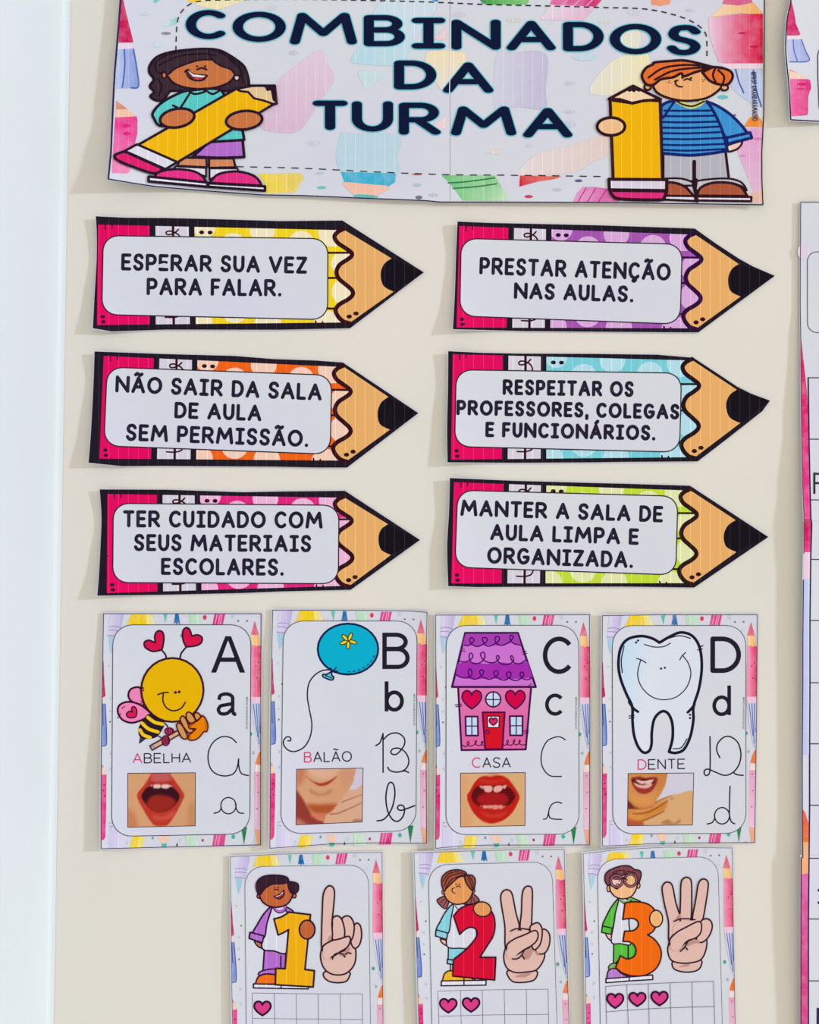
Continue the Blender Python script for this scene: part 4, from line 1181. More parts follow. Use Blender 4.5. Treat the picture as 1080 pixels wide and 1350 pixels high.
PHOTO['D'] = ((815, 1010, 9.818), [(130, 95), (978, 88), (962, 760), (120, 770)], (204, 136, 78), [
    (sp((420, 80), (650, 80), (600, 260), (500, 300)), (196, 122, 66), 120, .8), (sp((180, 380), (330, 400), (450, 380), (420, 480), (250, 480)), (220, 146, 76), 100, .8),
    ([(650, 60), (1000, 60), (1000, 360), (720, 372), (600, 400), (490, 450), (560, 350), (610, 250)], (206, 200, 216), 14, 1),
    (sp((110, 440), (200, 510), (260, 560), (110, 600)), (112, 42, 24), 40, 1), (sp((200, 530), (330, 550), (470, 510), (430, 570), (280, 590)), (176, 84, 36), 60, .9),
    (sp((1000, 345), (760, 362), (640, 385), (540, 440), (440, 530), (300, 565), (130, 560), (100, 640), (110, 800), (1000, 800)), (212, 164, 116), 18, 1),
    (sp((130, 560), (280, 580), (420, 540), (560, 460), (640, 450), (600, 570), (460, 640), (330, 700), (310, 790), (100, 790), (110, 600)), (204, 128, 58), 50, .95),
    (sp((110, 690), (220, 700), (320, 720), (300, 800), (100, 800)), (178, 78, 58), 50, .9), (sp((160, 610), (260, 620), (340, 640), (280, 690), (170, 670)), (216, 142, 72), 40, .8),
    ([(190, 610), (300, 606), (400, 580), (500, 530), (640, 440), (640, 456), (510, 545), (410, 598), (300, 622), (190, 622)], (146, 72, 26), 18, .9),
    ([(300, 700), (380, 672), (480, 628), (600, 572), (600, 586), (490, 645), (390, 690), (310, 716)], (150, 80, 34), 18, .9),
    ([(470, 470), (560, 420), (700, 372), (702, 382), (570, 440), (480, 490)], (160, 100, 60), 16, .7),
    (sp((560, 740), (640, 690), (720, 735), (790, 690), (800, 730), (700, 755)), (160, 104, 60), 40, .7), (sp((670, 410), (720, 416), (690, 432)), (160, 110, 80), 20, .7),
    (sp((165, 165), (200, 140), (290, 132), (350, 150), (420, 140), (510, 152), (490, 240), (430, 325), (340, 358), (255, 335), (190, 255)), (152, 50, 42), 14, 1),
    (sp((180, 185), (220, 165), (460, 165), (480, 180), (440, 240), (330, 270), (220, 240)), (84, 24, 24), 18, 1),
    (sp((228, 172), (330, 190), (458, 170), (430, 215), (395, 236), (300, 228), (255, 205)), (226, 178, 168), 14, 1), (sp((202, 210), (260, 235), (330, 246), (440, 222), (410, 270), (330, 288), (240, 262)), (220, 166, 156), 14, 1),
    (sp((330, 215), (350, 225), (344, 245)), (110, 40, 40), 14, .8)])

def make_card(name, label, cat, group, fr, quad, top, right, bottom, left, panel, r, curls, line_w):
    """paper, border print, border line and white panel; quad = corners for the border print"""
    o = F(fr, *(top + right + bottom + left))
    xs = [p[0] for p in o]; ys = [p[1] for p in o]
    s = Sheet(name, label, cat, group, (min(xs) - 2, min(ys) - 2, max(xs) + 2, max(ys) + 2), base=0.0010, ink=M_INK, curls=curls)
    s.paper(grow(o, 1.8))
    border_print(s, F(fr, *quad), F(fr, *quad))
    s.fr = (0, 0, 1)
    b = s.part('border_line'); s.line(b, o, line_w, (44, 40, 56), False, True)
    p = s.part('white_panel')
    rp = round_quad(F(fr, *panel), r)
    s.put(p, triangulate(rp), PAPER_RGB, M_PAPER); s.put(p, stroke(rp, line_w * .5, closed=True), (48, 42, 60), merge=True)
    s.fr = fr
    s.panel = p
    return s

HANDLE = '@PROF.AMANDARAMALHO'
DARK = (36, 30, 46); PINKL = (212, 60, 112)

def letter_common(s, word, wa, wb, h, key, handle):
    s.lw = 1.0
    p = s.part('word_lettering')
    s.text(p, word, wa, wb, h, 6.4, (44, 40, 56), W_SANS, gap=.13, cap='butt', first=PINKL)
    ph = s.part('mouth_photo')
    halftone(s, ph, *PHOTO[key])
    t = s.part('creator_handle'); s.text(t, HANDLE, handle[0], handle[1], 11, 1.7, (120, 116, 130), W_HAND)

def edge_curl(x, prof, w=88):
    return [('left', x, w, prof)]

# --- card A: bee
fr = (120, 800, 4.0917)
s = make_card('alphabet_card', 'alphabet card with a yellow bee, the word ABELHA and letters A', 'card', 'alphabet cards with mouth photos', fr,
    [(68, 37), (918, 37), (915, 1285), (55, 1305)], [(68, 37), (918, 37)], [(916, 660), (915, 1284)], [(480, 1294)], [(55, 1305), (55, 900), (60, 500)],
    [(119, 97), (863, 97), (857, 1224), (112, 1238)], 27, edge_curl(133, [(808, .0015), (900, .004), (1060, .008), (1122, .0085)]), .9)
L = s.part('capital_letter')
s.fill(L, [(648, 355), (725, 158), (756, 158), (832, 355), (803, 355), (782, 297), (698, 297), (676, 355)], DARK)
hole = s.panel
s.put(L, triangulate(F(fr, (706, 273), (774, 273), (746, 196), (740, 182), (734, 196))), PAPER_RGB, M_PAPER)
L = s.part('small_letter'); s.lines(L, [[(691, 502), (700, 477), (735, 470), (762, 484), (765, 515), (765, 560), (772, 577), (784, 578)], [(765, 522), (730, 528), (700, 535), (688, 556), (702, 576), (735, 574), (762, 550)]], 19, DARK, cap='butt')
L = s.part('cursive_capital'); s.lines(L, [[(785, 732), (755, 706), (710, 700), (665, 725), (638, 770), (632, 820), (645, 870), (675, 900), (720, 912), (765, 902), (788, 870), (797, 820)], [(797, 820), (798, 860), (812, 898), (850, 910)]], 7, DARK)
L = s.part('cursive_letter'); s.line(L, ellipse(742, 1072, 41, 44), 6.5, DARK, False, True)
s.lines(L, [[(664, 1113), (690, 1105), (704, 1085)], [(780, 1060), (785, 1090), (800, 1110), (824, 1113)]], 6.5, DARK)
s.lw = 1.2; b = s.part('bee_drawing'); K = (58, 18, 40)
s.lines(b, [[(408, 282), (402, 258), (383, 234)], [(480, 282), (488, 250), (512, 220)]], 8, (52, 30, 50))
w = s.part('wing', b); s.blob(w, [(272, 445), (240, 434), (210, 450), (203, 485), (225, 512), (285, 530)], (236, 130, 178), K, 9)
w = s.part('wing', b); s.blob(w, [(322, 572), (262, 526), (200, 512), (155, 530), (146, 568), (170, 608), (220, 625), (275, 610), (315, 585)], (236, 130, 178), K, 9)
s.blob(w, [(210, 562), (192, 578), (204, 596), (240, 594), (248, 560), (234, 538), (220, 546), (222, 568)], (216, 28, 84), K, 6)
s.dots(w, [(170, 545), (180, 539)], 4, K); s.lines(w, [[(148, 585), (163, 575)], [(142, 600), (160, 590)], [(268, 520), (288, 515)], [(270, 508), (284, 506)]], 3.5, K, False)
bb = s.part('striped_body', b)
s.blob(bb, [(268, 700, 1), (262, 735, 1), (304, 704, 1)], (58, 56, 92), (44, 30, 50), 4)
s.blob(bb, [(312, 582), (280, 620), (262, 655), (268, 698), (310, 708), (350, 700), (376, 670), (394, 625), (360, 590)], (42, 26, 40), (42, 22, 36), 6)
s.lines(bb, [[(308, 596), (345, 622), (388, 632)], [(278, 628), (312, 658), (362, 674)], [(266, 664), (284, 690), (320, 704)]], 15, (238, 194, 30))
s.ell(b, 440, 448, 168, 172, (230, 176, 8), K, 9)
s.lines(b, [[(391, 470), (390, 510), (410, 545), (445, 560), (485, 548), (510, 515)], [(362, 473), (390, 463), (418, 461)]], 6.5, K)
s.dots(b, [(457, 461), (477, 458)], 8, K); s.dots(b, [(282, 437), (284, 450)], 5, K)
for h in ((290, 128, 393, 237, -1), (495, 112, 600, 216, 1)):
    at_ = s.part('antenna_heart', b)
    if h[4] < 0:
        s.blob(at_, [(382, 232, 1), (335, 240), (295, 220), (289, 192), (312, 180), (340, 190), (348, 192, 1), (345, 155), (362, 130), (385, 135), (394, 165), (388, 215)], (214, 20, 72), (52, 24, 48), 8)
    else:
        s.blob(at_, [(514, 216, 1), (498, 180), (495, 135), (512, 113), (532, 122), (545, 158, 1), (575, 151), (600, 166), (594, 195), (565, 210)], (214, 20, 72), (52, 24, 48), 8)
        s.lines(at_, [[(484, 152), (500, 150)], [(484, 161), (500, 160)]], 3.5, K, False)
dp = s.part('honey_dipper', b); s.fr = (190, 920, 10.8)
s.lines(dp, [[(295, 360), (325, 385), (345, 425)], [(205, 540), (250, 570)]], 14, K)
s.blob(dp, [(88, 682), (120, 742), (520, 512), (482, 462)], (214, 166, 134), (60, 40, 50), 17, False)
s.fill(dp, [(98, 686), (122, 730), (160, 708), (134, 662)], (150, 130, 126)); s.fill(dp, [(112, 700), (124, 722), (140, 712), (126, 690)], (206, 196, 200))
for cx, cy, rx, ry in ((362, 474, 64, 48), (312, 606, 54, 70)):
    h = s.part('hand', b)
    s.ell(h, cx, cy, rx, ry, (186, 60, 96), (84, 12, 44), 14)
    s.lines(h, [[(cx - rx * .6 + k * rx * .4, cy - ry * .7), (cx - rx * .45 + k * rx * .4, cy), (cx - rx * .6 + k * rx * .4, cy + ry * .7)] for k in range(4)], 9, (70, 10, 40))
for pts in ([(718, 232), (752, 206), (800, 242), (802, 284), (748, 316), (722, 272)], [(602, 232), (636, 200), (682, 228), (734, 322), (665, 358), (615, 310)],
            [(518, 292), (550, 256), (592, 288), (640, 390), (705, 468), (640, 496), (580, 432), (530, 345)], [(466, 384), (500, 356), (545, 388), (600, 490), (620, 556), (592, 584), (540, 562), (490, 470)]):
    s.blob(dp, pts, (208, 146, 86), (84, 22, 16), 18)
s.blob(dp, [(636, 404, 1), (660, 372), (710, 352), (765, 322), (800, 288), (832, 248, 1), (872, 284), (904, 350), (912, 420), (892, 480), (858, 474), (800, 546), (740, 590), (672, 602), (634, 580), (642, 530), (690, 488), (738, 440), (690, 436), (650, 430)], (230, 128, 8), (96, 26, 10), 17)
s.lines(dp, [[(872, 330), (888, 400), (876, 440)], [(660, 412), (690, 385), (725, 370)], [(660, 570), (666, 545)]], 8, (160, 70, 10))
s.fr = (120, 800, 4.0917)
letter_common(s, 'ABELHA', (225, 845), (542, 842), 56, 'A', ((836, 486), (836, 660)))
s.build()

# --- card B: balloon
fr = (345, 795, 4.0894)
s = make_card('alphabet_card', 'alphabet card with a turquoise balloon, the word BALÃO and letters B', 'card', 'alphabet cards with mouth photos', fr,
    [(60, 38), (892, 50), (890, 1295), (45, 1322)], [(60, 38), (500, 38), (800, 42), (892, 50)], [(889, 200), (886, 600), (890, 1295)], [(600, 1292), (350, 1300)], [(45, 1322), (47, 900), (50, 500)],
    [(118, 97), (838, 97), (832, 1227), (104, 1243)], 27, edge_curl(356, [(803, .002), (900, .004), (1060, .007), (1122, .009)]) + [('right', 563, 34, [(803, .003), (830, .001), (950, .001), (1112, .002)])], .75)
L = s.part('capital_letter')
s.lines(L, [[(663, 160), (663, 356)]], 24, DARK, False, 'butt')
s.line(L, [(655, 171), (725, 171)] + arc(725, 209, 52, 38, -80, 80) + [(725, 247), (655, 247)], 23, DARK, False, cap='butt')
s.line(L, [(655, 248), (735, 248)] + arc(735, 296, 52, 48, -80, 80) + [(735, 344), (655, 344)], 23, DARK, False, cap='butt')
L = s.part('small_letter'); s.lines(L, [[(674, 422), (674, 584)]], 21, DARK, False, 'butt'); s.line(L, ellipse(716, 528, 41, 47), 21, DARK, False, True)
L = s.part('cursive_capital'); s.lines(L, [[(655, 703), (655, 912)], [(616, 768), (638, 752), (655, 704)], [(655, 738), (688, 708), (730, 700), (765, 722), (772, 755), (756, 786), (730, 813), (706, 815), (697, 800), (712, 784), (745, 784), (778, 808), (794, 850), (782, 888), (752, 908), (715, 910), (690, 900), (680, 885)], [(756, 906), (775, 905), (792, 913)]], 7.5, DARK)
L = s.part('cursive_letter'); s.line(L, [(623, 1174), (662, 1163), (700, 1112), (718, 1040), (714, 985), (697, 966), (680, 985), (670, 1050), (680, 1120), (705, 1165), (735, 1176), (762, 1150), (771, 1112), (762, 1092), (742, 1090), (733, 1106), (750, 1117), (782, 1108), (826, 1092)], 8, DARK)
s.lw = 1.2; b = s.part('balloon_drawing'); K = (18, 30, 76)
st = s.part('string', b)
s.line(st, [(376, 360), (330, 363), (285, 390), (255, 435), (247, 500), (257, 570), (271, 650), (262, 720), (230, 775), (180, 800), (140, 790), (118, 760), (122, 735), (140, 720), (157, 727), (155, 742), (142, 742)], 6, (36, 34, 50))
s.ell(b, 466, 248, 163, 137, (12, 170, 202), K, 9)
s.dash(b, arc(466, 248, 148, 122, 15, 100, 20), 5, K, 16, 12)
kn = s.part('knot', b)
s.blob(kn, [(380, 366, 1), (352, 384), (332, 384), (334, 398), (372, 414), (386, 410), (388, 396), (378, 388)], (100, 196, 214), K, 7)
s.lines(kn, [[(345, 390), (380, 404)], [(382, 370), (404, 346)], [(378, 362), (410, 368)], [(372, 350), (392, 374)]], 5, K, False)
fl = s.part('flower', b)
for a in (0.3, 1.6, 2.75, 3.95, 5.1):
    s.ell(fl, 468 + 26 * math.cos(a), 203 + 23 * math.sin(a), 22, 9, (238, 206, 44), (70, 50, 10), 4, math.degrees(a))
s.dots(fl, [(468, 203)], 6, (90, 60, 10))
letter_common(s, 'BALÃO', (229, 860), (488, 855), 58, 'B', ((818, 490), (818, 660)))
s.build()

# --- card C: house
fr = (560, 800, 4.152)
s = make_card('alphabet_card', 'alphabet card with a pink house under a purple roof, the word CASA', 'card', 'alphabet cards with mouth photos', fr,
    [(60, 45), (903, 43), (903, 1303), (60, 1322)], [(60, 45), (903, 43)], [(904, 660), (903, 1303)], [(350, 1304), (200, 1308)], [(60, 1322), (63, 900), (62, 500)],
    [(118, 102), (842, 101), (845, 1243), (117, 1247)], 27, edge_curl(573, [(808, .003), (900, .005), (1060, .006), (1122, .008)]), .75)
L = s.part('capital_letter')
s.line(L, arc(735, 265, 76, 90, -40, -320, 30), 25, DARK, False, cap='butt'); L = s.part('small_letter'); s.line(L, arc(714, 535, 45, 51, -42, -318, 24), 20, DARK, False, cap='butt')
L = s.part('cursive_capital'); s.line(L, [(770, 728), (745, 713), (715, 713), (670, 735), (642, 790), (638, 850), (655, 895), (690, 925), (748, 928)], 6.5, DARK)
L = s.part('cursive_letter'); s.lines(L, [[(750, 1075), (725, 1068), (695, 1082), (681, 1110), (680, 1140), (695, 1159), (750, 1163)], [(650, 1162), (668, 1156), (680, 1122)]], 6.5, DARK)
s.lw = 1.2; h = s.part('house_drawing'); K = (66, 18, 76)
s.blob(h, [(183, 438), (583, 438), (553, 780), (202, 784)], grad(s.X((0, 440)), s.X((0, 640)), (222, 122, 176), (218, 100, 160)), K, 9, False)
ro = s.part('roof', h)
s.blob(ro, [(222, 143), (510, 143), (608, 438), (150, 438)], (202, 112, 204), K, 10, False)
for pts, c in (([(224, 147), (508, 147), (528, 208), (480, 196), (420, 214), (340, 208), (290, 216), (240, 208), (206, 210)], (164, 62, 172)), ([(180, 310), (240, 300), (330, 312), (420, 304), (500, 312), (565, 300), (592, 388), (520, 392), (440, 396), (360, 390), (290, 396), (215, 392), (168, 376)], (162, 44, 170))):
    s.fill(ro, pts, c)
s.fr = (590, 820, 7.5)
s.lines(ro, [[(165, 225), (200, 235), (240, 210), (262, 180), (245, 155), (222, 165), (225, 195), (250, 225), (295, 242), (350, 220), (392, 185), (385, 158), (350, 155), (350, 185), (375, 225), (410, 238), (470, 215), (510, 180), (510, 150), (480, 145), (470, 175), (490, 215), (540, 230), (600, 205), (650, 155), (640, 132), (618, 140), (625, 180), (660, 215), (722, 228)],
    [(115, 385), (165, 395), (215, 380), (250, 345), (240, 308), (220, 315), (215, 350), (235, 395), (285, 412), (340, 390), (370, 345), (360, 300), (330, 310), (335, 345), (370, 385), (430, 402), (485, 390), (512, 355), (500, 330), (485, 345), (495, 385), (530, 410), (580, 422), (630, 405), (655, 375), (640, 335), (625, 340), (635, 375), (665, 405), (720, 410), (775, 375)],
    [(85, 520), (140, 548), (200, 548), (240, 520), (235, 475), (215, 465), (205, 500), (225, 545), (270, 565), (320, 545), (355, 505), (350, 475), (322, 478), (322, 510), (355, 545), (410, 565), (460, 550), (500, 515), (495, 483), (465, 485), (460, 515), (490, 550), (560, 575), (610, 550), (628, 515), (610, 492), (585, 505), (590, 535), (630, 565), (680, 578), (730, 555), (755, 520), (740, 495), (718, 510), (730, 545), (770, 568), (810, 565), (835, 545)]], 10, (70, 12, 96))
s.lines(h, [[(145, 1215), (175, 1232), (205, 1215), (215, 1190), (205, 1180), (195, 1200), (215, 1225), (255, 1218), (285, 1190), (285, 1170), (272, 1185), (285, 1210), (315, 1222), (345, 1200), (350, 1180), (337, 1185), (340, 1210), (358, 1222)],
    [(552, 1215), (580, 1215), (602, 1190), (600, 1168), (588, 1175), (592, 1205), (625, 1218), (655, 1195), (668, 1165), (655, 1165), (652, 1190), (670, 1212), (700, 1208), (720, 1180), (715, 1165), (707, 1185), (722, 1210), (745, 1215), (768, 1210)]], 8, (90, 16, 70))
s.fr = (560, 800, 4.152)
s.dots(ro, [(215, 232), (210, 243), (220, 244)], 3.5, K); s.lines(ro, [[(532, 248), (556, 242)], [(536, 260), (560, 254)], [(568, 432), (584, 420)]], 3.5, K, False)
for x0 in (204, 442):
    s.heart(s.part('heart', h), x0, 458, x0 + 108, 559, (208, 6, 74), K, 7)
wi = s.part('round_window', h); s.ell(wi, 375, 506, 41, 41, (196, 212, 232), K, 7); s.lines(wi, [[(375, 466), (375, 546)], [(335, 507), (415, 507)]], 5, K, False)
for q in ([(224, 600), (290, 600), (292, 704), (226, 704)], [(466, 598), (536, 598), (535, 703), (468, 703)]):
    wi = s.part('window', h); s.blob(wi, q, (192, 210, 234), K, 8, False)
    mx = sum(p[0] for p in q) / 4; my = sum(p[1] for p in q) / 4
    s.lines(wi, [[(mx, q[0][1]), (mx, q[2][1])], [(q[0][0], my), (q[1][0], my)]], 5, K, False)
do = s.part('door', h); s.blob(do, [(317, 577), (438, 577), (425, 778), (331, 778)], (212, 20, 40), K, 8, False)
s.blob(do, [(343, 598), (408, 598), (406, 660), (344, 660)], (238, 222, 220), K, 5, False); s.heart(do, 353, 608, 398, 648, (214, 40, 90), K, 6); s.ell(do, 345, 684, 10, 11, (200, 20, 40), K, 4)
s.lines(h, [[(168, 536), (200, 532)], [(172, 546), (204, 542)], [(544, 680), (570, 676)], [(546, 690), (568, 688)]], 4, K, False)
letter_common(s, 'CASA', (258, 881), (472, 881), 58, 'C', ((823, 494), (823, 668)))
s.build()

# --- card D: tooth
fr = (780, 800, 4.152)
s = make_card('alphabet_card', 'alphabet card with a smiling white tooth, the word DENTE and letters D', 'card', 'alphabet cards with mouth photos', fr,
    [(60, 48), (908, 43), (893, 1290), (60, 1310)], [(60, 48), (380, 43), (908, 43)], [(903, 650), (893, 1290)], [(500, 1292), (300, 1298)], [(60, 1310), (60, 900), (57, 400)],
    [(114, 103), (844, 102), (845, 1239), (117, 1242)], 27, edge_curl(792, [(808, .004), (900, .006), (1060, .006), (1122, .008)]), .75)
L = s.part('capital_letter')
s.line(L, [(663, 175), (715, 175)] + arc(715, 262, 90, 87, -82, 82, 20) + [(715, 349), (663, 349)], 26, DARK, False, True, 'butt')
L = s.part('small_letter'); s.lines(L, [[(753, 430), (753, 592)]], 20, DARK, False, 'butt'); s.line(L, ellipse(712, 541, 41, 47), 20, DARK, False, True)
L = s.part('cursive_capital'); s.lines(L, [[(648, 710), (648, 890), (632, 922), (618, 915), (618, 896), (638, 888), (680, 905), (730, 922), (775, 905), (808, 860), (817, 800), (800, 742), (760, 711), (725, 713), (692, 745), (685, 785), (702, 825)], [(775, 905), (795, 918), (830, 922)]], 7.5, DARK)
L = s.part('cursive_letter'); s.line(L, ellipse(714, 1143, 41, 45), 7, DARK, False, True); s.lines(L, [[(758, 982), (755, 1080), (755, 1140), (765, 1175), (784, 1187)], [(633, 1188), (660, 1180), (674, 1158)]], 7, DARK)
s.lw = 1.2; t = s.part('tooth_drawing'); K = (28, 26, 46)
out = [(372, 196, 1), (330, 172), (270, 160), (200, 176), (160, 225), (147, 310), (158, 390), (190, 475), (222, 545), (224, 620), (232, 700), (255, 765), (285, 797), (315, 788), (328, 750), (330, 680), (345, 610), (385, 572), (420, 585), (442, 640), (443, 720), (424, 793, 1), (460, 799), (505, 780), (540, 710), (557, 620), (558, 545), (588, 445), (603, 330), (592, 225), (552, 160), (490, 140), (430, 162)]
a, b_ = s.X((150, 300)), s.X((330, 330))
s.blob(t, out, grad(a, b_, (190, 214, 232), (216, 219, 231)), K, 13)
s.lines(t, [[(205, 520), (230, 556), (254, 574)], [(563, 535), (545, 558), (526, 577)]], 12, K)
s.lines(t, [[(178, 215), (163, 290), (168, 360)], [(445, 776), (490, 770), (522, 722)], [(410, 176), (480, 158), (540, 172)]], 5, K)
s.line(t, [(268, 292), (252, 370), (275, 440), (330, 492), (395, 508), (465, 492), (520, 440), (543, 370), (530, 310), (500, 268)], 4.5, K)
s.lines(t, [[(246, 282), (272, 290), (298, 306)], [(483, 290), (496, 268), (514, 250)], [(288, 205), (340, 219), (395, 217), (432, 198)], [(205, 597), (234, 594)], [(205, 609), (234, 606)], [(586, 222), (610, 212)], [(580, 236), (606, 230)]], 4.5, K)
s.dots(t, [(380, 338), (401, 333), (244, 195), (254, 184), (539, 590), (539, 608)], 6, K)
letter_common(s, 'DENTE', (252, 892), (514, 888), 58, 'D', ((827, 494), (827, 668)))
s.build()

# --- number cards
SKIN = (222, 182, 172); HL = (54, 30, 42)
def kid_grid(s, rows, hearts):
    g = s.part('counting_grid')
    ls = [[r[0], r[-1]] for r in rows] + [[rows[0][i], rows[-1][i]] for i in range(len(rows[0]))]
    s.lines(g, [r for r in rows] + [[a[i] for a in rows] for i in range(len(rows[0]))], 2.4, (86, 82, 92), False, 'butt')
    for h in hearts:
        s.heart(s.part('heart', g), *h, (214, 60, 132), (48, 18, 46), 10)

def hand(s, shapes, creases, shades):
    """printed hand: palm first, then the fingers over it"""
    p = s.part('hand_drawing')
    names = [n for n, _ in shapes]
    s.ink = M_INK
    for n, pts in shapes:
        if n == 'patch':
            s.fill(s.parts[-1], pts, SKIN, True); continue
        t = p if n == 'palm' else s.part(n, p)
        s.blob(t, pts, SKIN, HL, 8)
    for c in shades:
        s.fill(p, c, (190, 140, 132), True)
    s.lines(p, creases, 7, HL)
    return p

fr = (290, 1110, 4.5)
s = make_card('number_card', 'number card with a boy behind a yellow 1 and a hand raising one finger', 'card', 'number cards with counting hands', fr,
    [(62, 87), (962, 62), (972, 1384), (82, 1412)], [(62, 87), (350, 72), (650, 65), (962, 62)], [(965, 500), (968, 1080), (972, 1384)], [], [(82, 1412), (75, 1080), (70, 800), (65, 300)],
    [(148, 146), (881, 136), (896, 1315), (160, 1335)], 26, edge_curl(304, [(1120, .002), (1250, .004), (1425, .005)]), .5)
s.ink = M_STREAK; s.lw = 1.2
k = s.part('child_drawing'); K = (44, 20, 52)
sh = s.part('shirt', k); PU = (178, 106, 198)
s.blob(s.part('trousers', k), [(264, 636), (392, 640), (388, 760), (256, 760)], PU, K, 8, False)
s.line(k, [(362, 675), (362, 740)], 7, K, False)
s.blob(s.part('hand', k), [(206, 588), (246, 600), (252, 628), (226, 618)], (186, 110, 76), K, 7)
s.blob(sh, [(310, 383), (395, 383), (412, 450), (400, 648), (320, 645), (250, 626), (272, 500)], WHITE, K, 8)
s.blob(sh, [(308, 384), (262, 425), (222, 490), (196, 548), (262, 566), (280, 480)], PU, K, 8); s.blob(sh, [(180, 534), (262, 556), (252, 597), (174, 570)], PU, K, 8, False)
s.blob(sh, [(388, 384), (424, 400), (436, 418), (402, 420)], PU, K, 7)
s.line(sh, [(322, 388), (345, 410), (375, 405), (388, 386)], 14, PU); s.line(sh, [(316, 392), (345, 419), (380, 412), (396, 388)], 5, K)
f = s.part('shoe', k); s.blob(f, [(236, 790), (240, 768), (290, 755), (334, 756), (334, 790)], PU, K, 7); s.blob(f, [(212, 842, 1), (228, 800), (270, 782), (334, 786, 1), (334, 842, 1)], (236, 110, 24), K, 8); s.blob(f, [(200, 840), (530, 848), (524, 870), (200, 864)], (222, 220, 230), K, 7, False); s.line(f, [(364, 846), (364, 868)], 6, K, False)
sk = (190, 98, 54)
fa = s.part('face', k)
s.ell(fa, 232, 320, 12, 14, sk, K, 6); s.ell(fa, 441, 318, 12, 14, sk, K, 6)
s.blob(fa, [(238, 290), (248, 345), (290, 378), (345, 385), (398, 368), (428, 325), (432, 270), (390, 220), (290, 230)], sk, K, 8)
ha = s.part('hair', k); HC = (54, 30, 42)
s.blob(ha, [(236, 312), (216, 275), (222, 232), (262, 202), (330, 195), (395, 206), (412, 236, 1), (370, 246), (310, 250), (268, 275)], HC, K, 7)
s.blob(ha, [(404, 240), (434, 236), (464, 250), (464, 288), (440, 306), (418, 292)], HC, K, 7)
s.blob(fa, [(322, 320, 1), (355, 310), (380, 284, 1), (380, 312), (360, 334), (338, 332)], (150, 40, 50), K, 6); s.fill(fa, [(328, 320), (355, 314), (376, 292), (372, 306), (345, 322)], (226, 214, 216))
s.dots(fa, [(325, 271), (347, 269)], 4.5, K); s.line(fa, [(325, 284), (338, 279), (350, 284)], 5, K)
n1 = s.part('numeral_print')
s.blob(n1, [(322, 455, 1), (365, 443), (400, 422), (408, 414, 1), (538, 430, 1), (505, 755, 1), (561, 762, 1), (554, 858, 1), (330, 845, 1), (333, 748, 1), (388, 750, 1), (408, 518, 1), (380, 535), (346, 550, 1)], (236, 170, 20), (48, 26, 40), 9)
s.ell(s.part('hand', k), 518, 518, 46, 56, sk, K, 8)
hand(s, [('wrist', [(622, 770), (618, 800), (650, 826), (700, 834), (748, 826), (768, 798), (768, 770), (700, 750)]),
         ('palm', [(606, 620), (597, 680), (618, 748), (670, 784), (740, 782), (788, 742), (806, 690), (803, 620), (780, 560), (700, 520), (612, 560)]),
         ('finger', [(795, 500), (812, 480), (834, 498), (841, 555), (828, 608), (800, 630), (778, 596), (782, 540)]),
         ('finger', [(722, 470), (742, 440), (774, 444), (796, 488), (792, 552), (770, 590), (736, 572)]),
         ('finger', [(668, 490), (670, 452), (695, 437), (722, 456), (740, 518), (736, 566), (705, 582), (668, 572)]),
         ('index_finger', [(607, 628), (604, 540), (608, 420), (614, 310), (638, 264), (664, 262), (680, 296), (674, 390), (665, 480), (668, 560), (650, 600)]),
         ('thumb', [(608, 625), (655, 588), (715, 572), (764, 558), (774, 582), (756, 622), (712, 650), (672, 676), (640, 680)])],
     [[(668, 692), (680, 666), (712, 652), (742, 640)], [(700, 656), (730, 664), (742, 680)], [(745, 664), (760, 655), (778, 660)]], [[(700, 660), (742, 640), (775, 626), (760, 655), (742, 680)], [(640, 585), (655, 550), (662, 575)]])
s.fill(s.parts[-1], [(614, 630), (650, 596), (690, 600), (680, 640), (650, 690), (620, 690)], SKIN, True)
kid_grid(s, [[(192, 895), (322, 897), (453, 899), (583, 900), (714, 900), (845, 900)], [(194, 1045), (326, 1047), (455, 1049), (585, 1050), (716, 1052), (846, 1053)], [(196, 1195), (328, 1197), (457, 1199), (587, 1200), (718, 1202), (847, 1203)]], [(203, 945, 303, 1028)])
s.build()

fr = (530, 1110, 4.6957)
s = make_card('number_card', 'number card with a girl behind a red 2 and a hand raising two fingers', 'card', 'number cards with counting hands', fr,
    [(75, 67), (1005, 45), (1042, 1411), (115, 1433)], [(75, 67), (400, 56), (700, 48), (1005, 45)], [(1015, 500), (1035, 1127), (1042, 1411)], [], [(115, 1433), (105, 1127), (95, 800), (85, 400)],
    [(164, 142), (928, 122), (966, 1340), (192, 1355)], 26, edge_curl(546, [(1115, .005), (1250, .0065), (1425, .007)]), .5)
s.ink = M_STREAK; s.lw = 1.2
k = s.part('child_drawing'); K = (52, 26, 40)
BL = (134, 200, 216)
sh = s.part('shirt', k)
s.blob(s.part('trousers', k), [(288, 648), (408, 652), (330, 735), (286, 735)], BL, K, 7, False)
s.blob(k, [(282, 725), (330, 732), (326, 758), (280, 752)], BL, K, 7, False); s.lines(k, [[(300, 758), (300, 792)], [(314, 758), (314, 796)]], 6, K, False)
s.blob(s.part('hand', k), [(238, 600), (276, 610), (280, 640), (252, 626)], (222, 170, 150), K, 7)
s.blob(sh, [(320, 385), (395, 385), (440, 400), (462, 560), (450, 650), (360, 656), (278, 640), (296, 500)], WHITE, K, 7)
s.blob(sh, [(318, 385), (275, 425), (238, 490), (215, 548), (284, 566), (304, 470)], BL, K, 7); s.blob(sh, [(212, 542), (284, 562), (276, 601), (208, 580)], BL, K, 7, False)
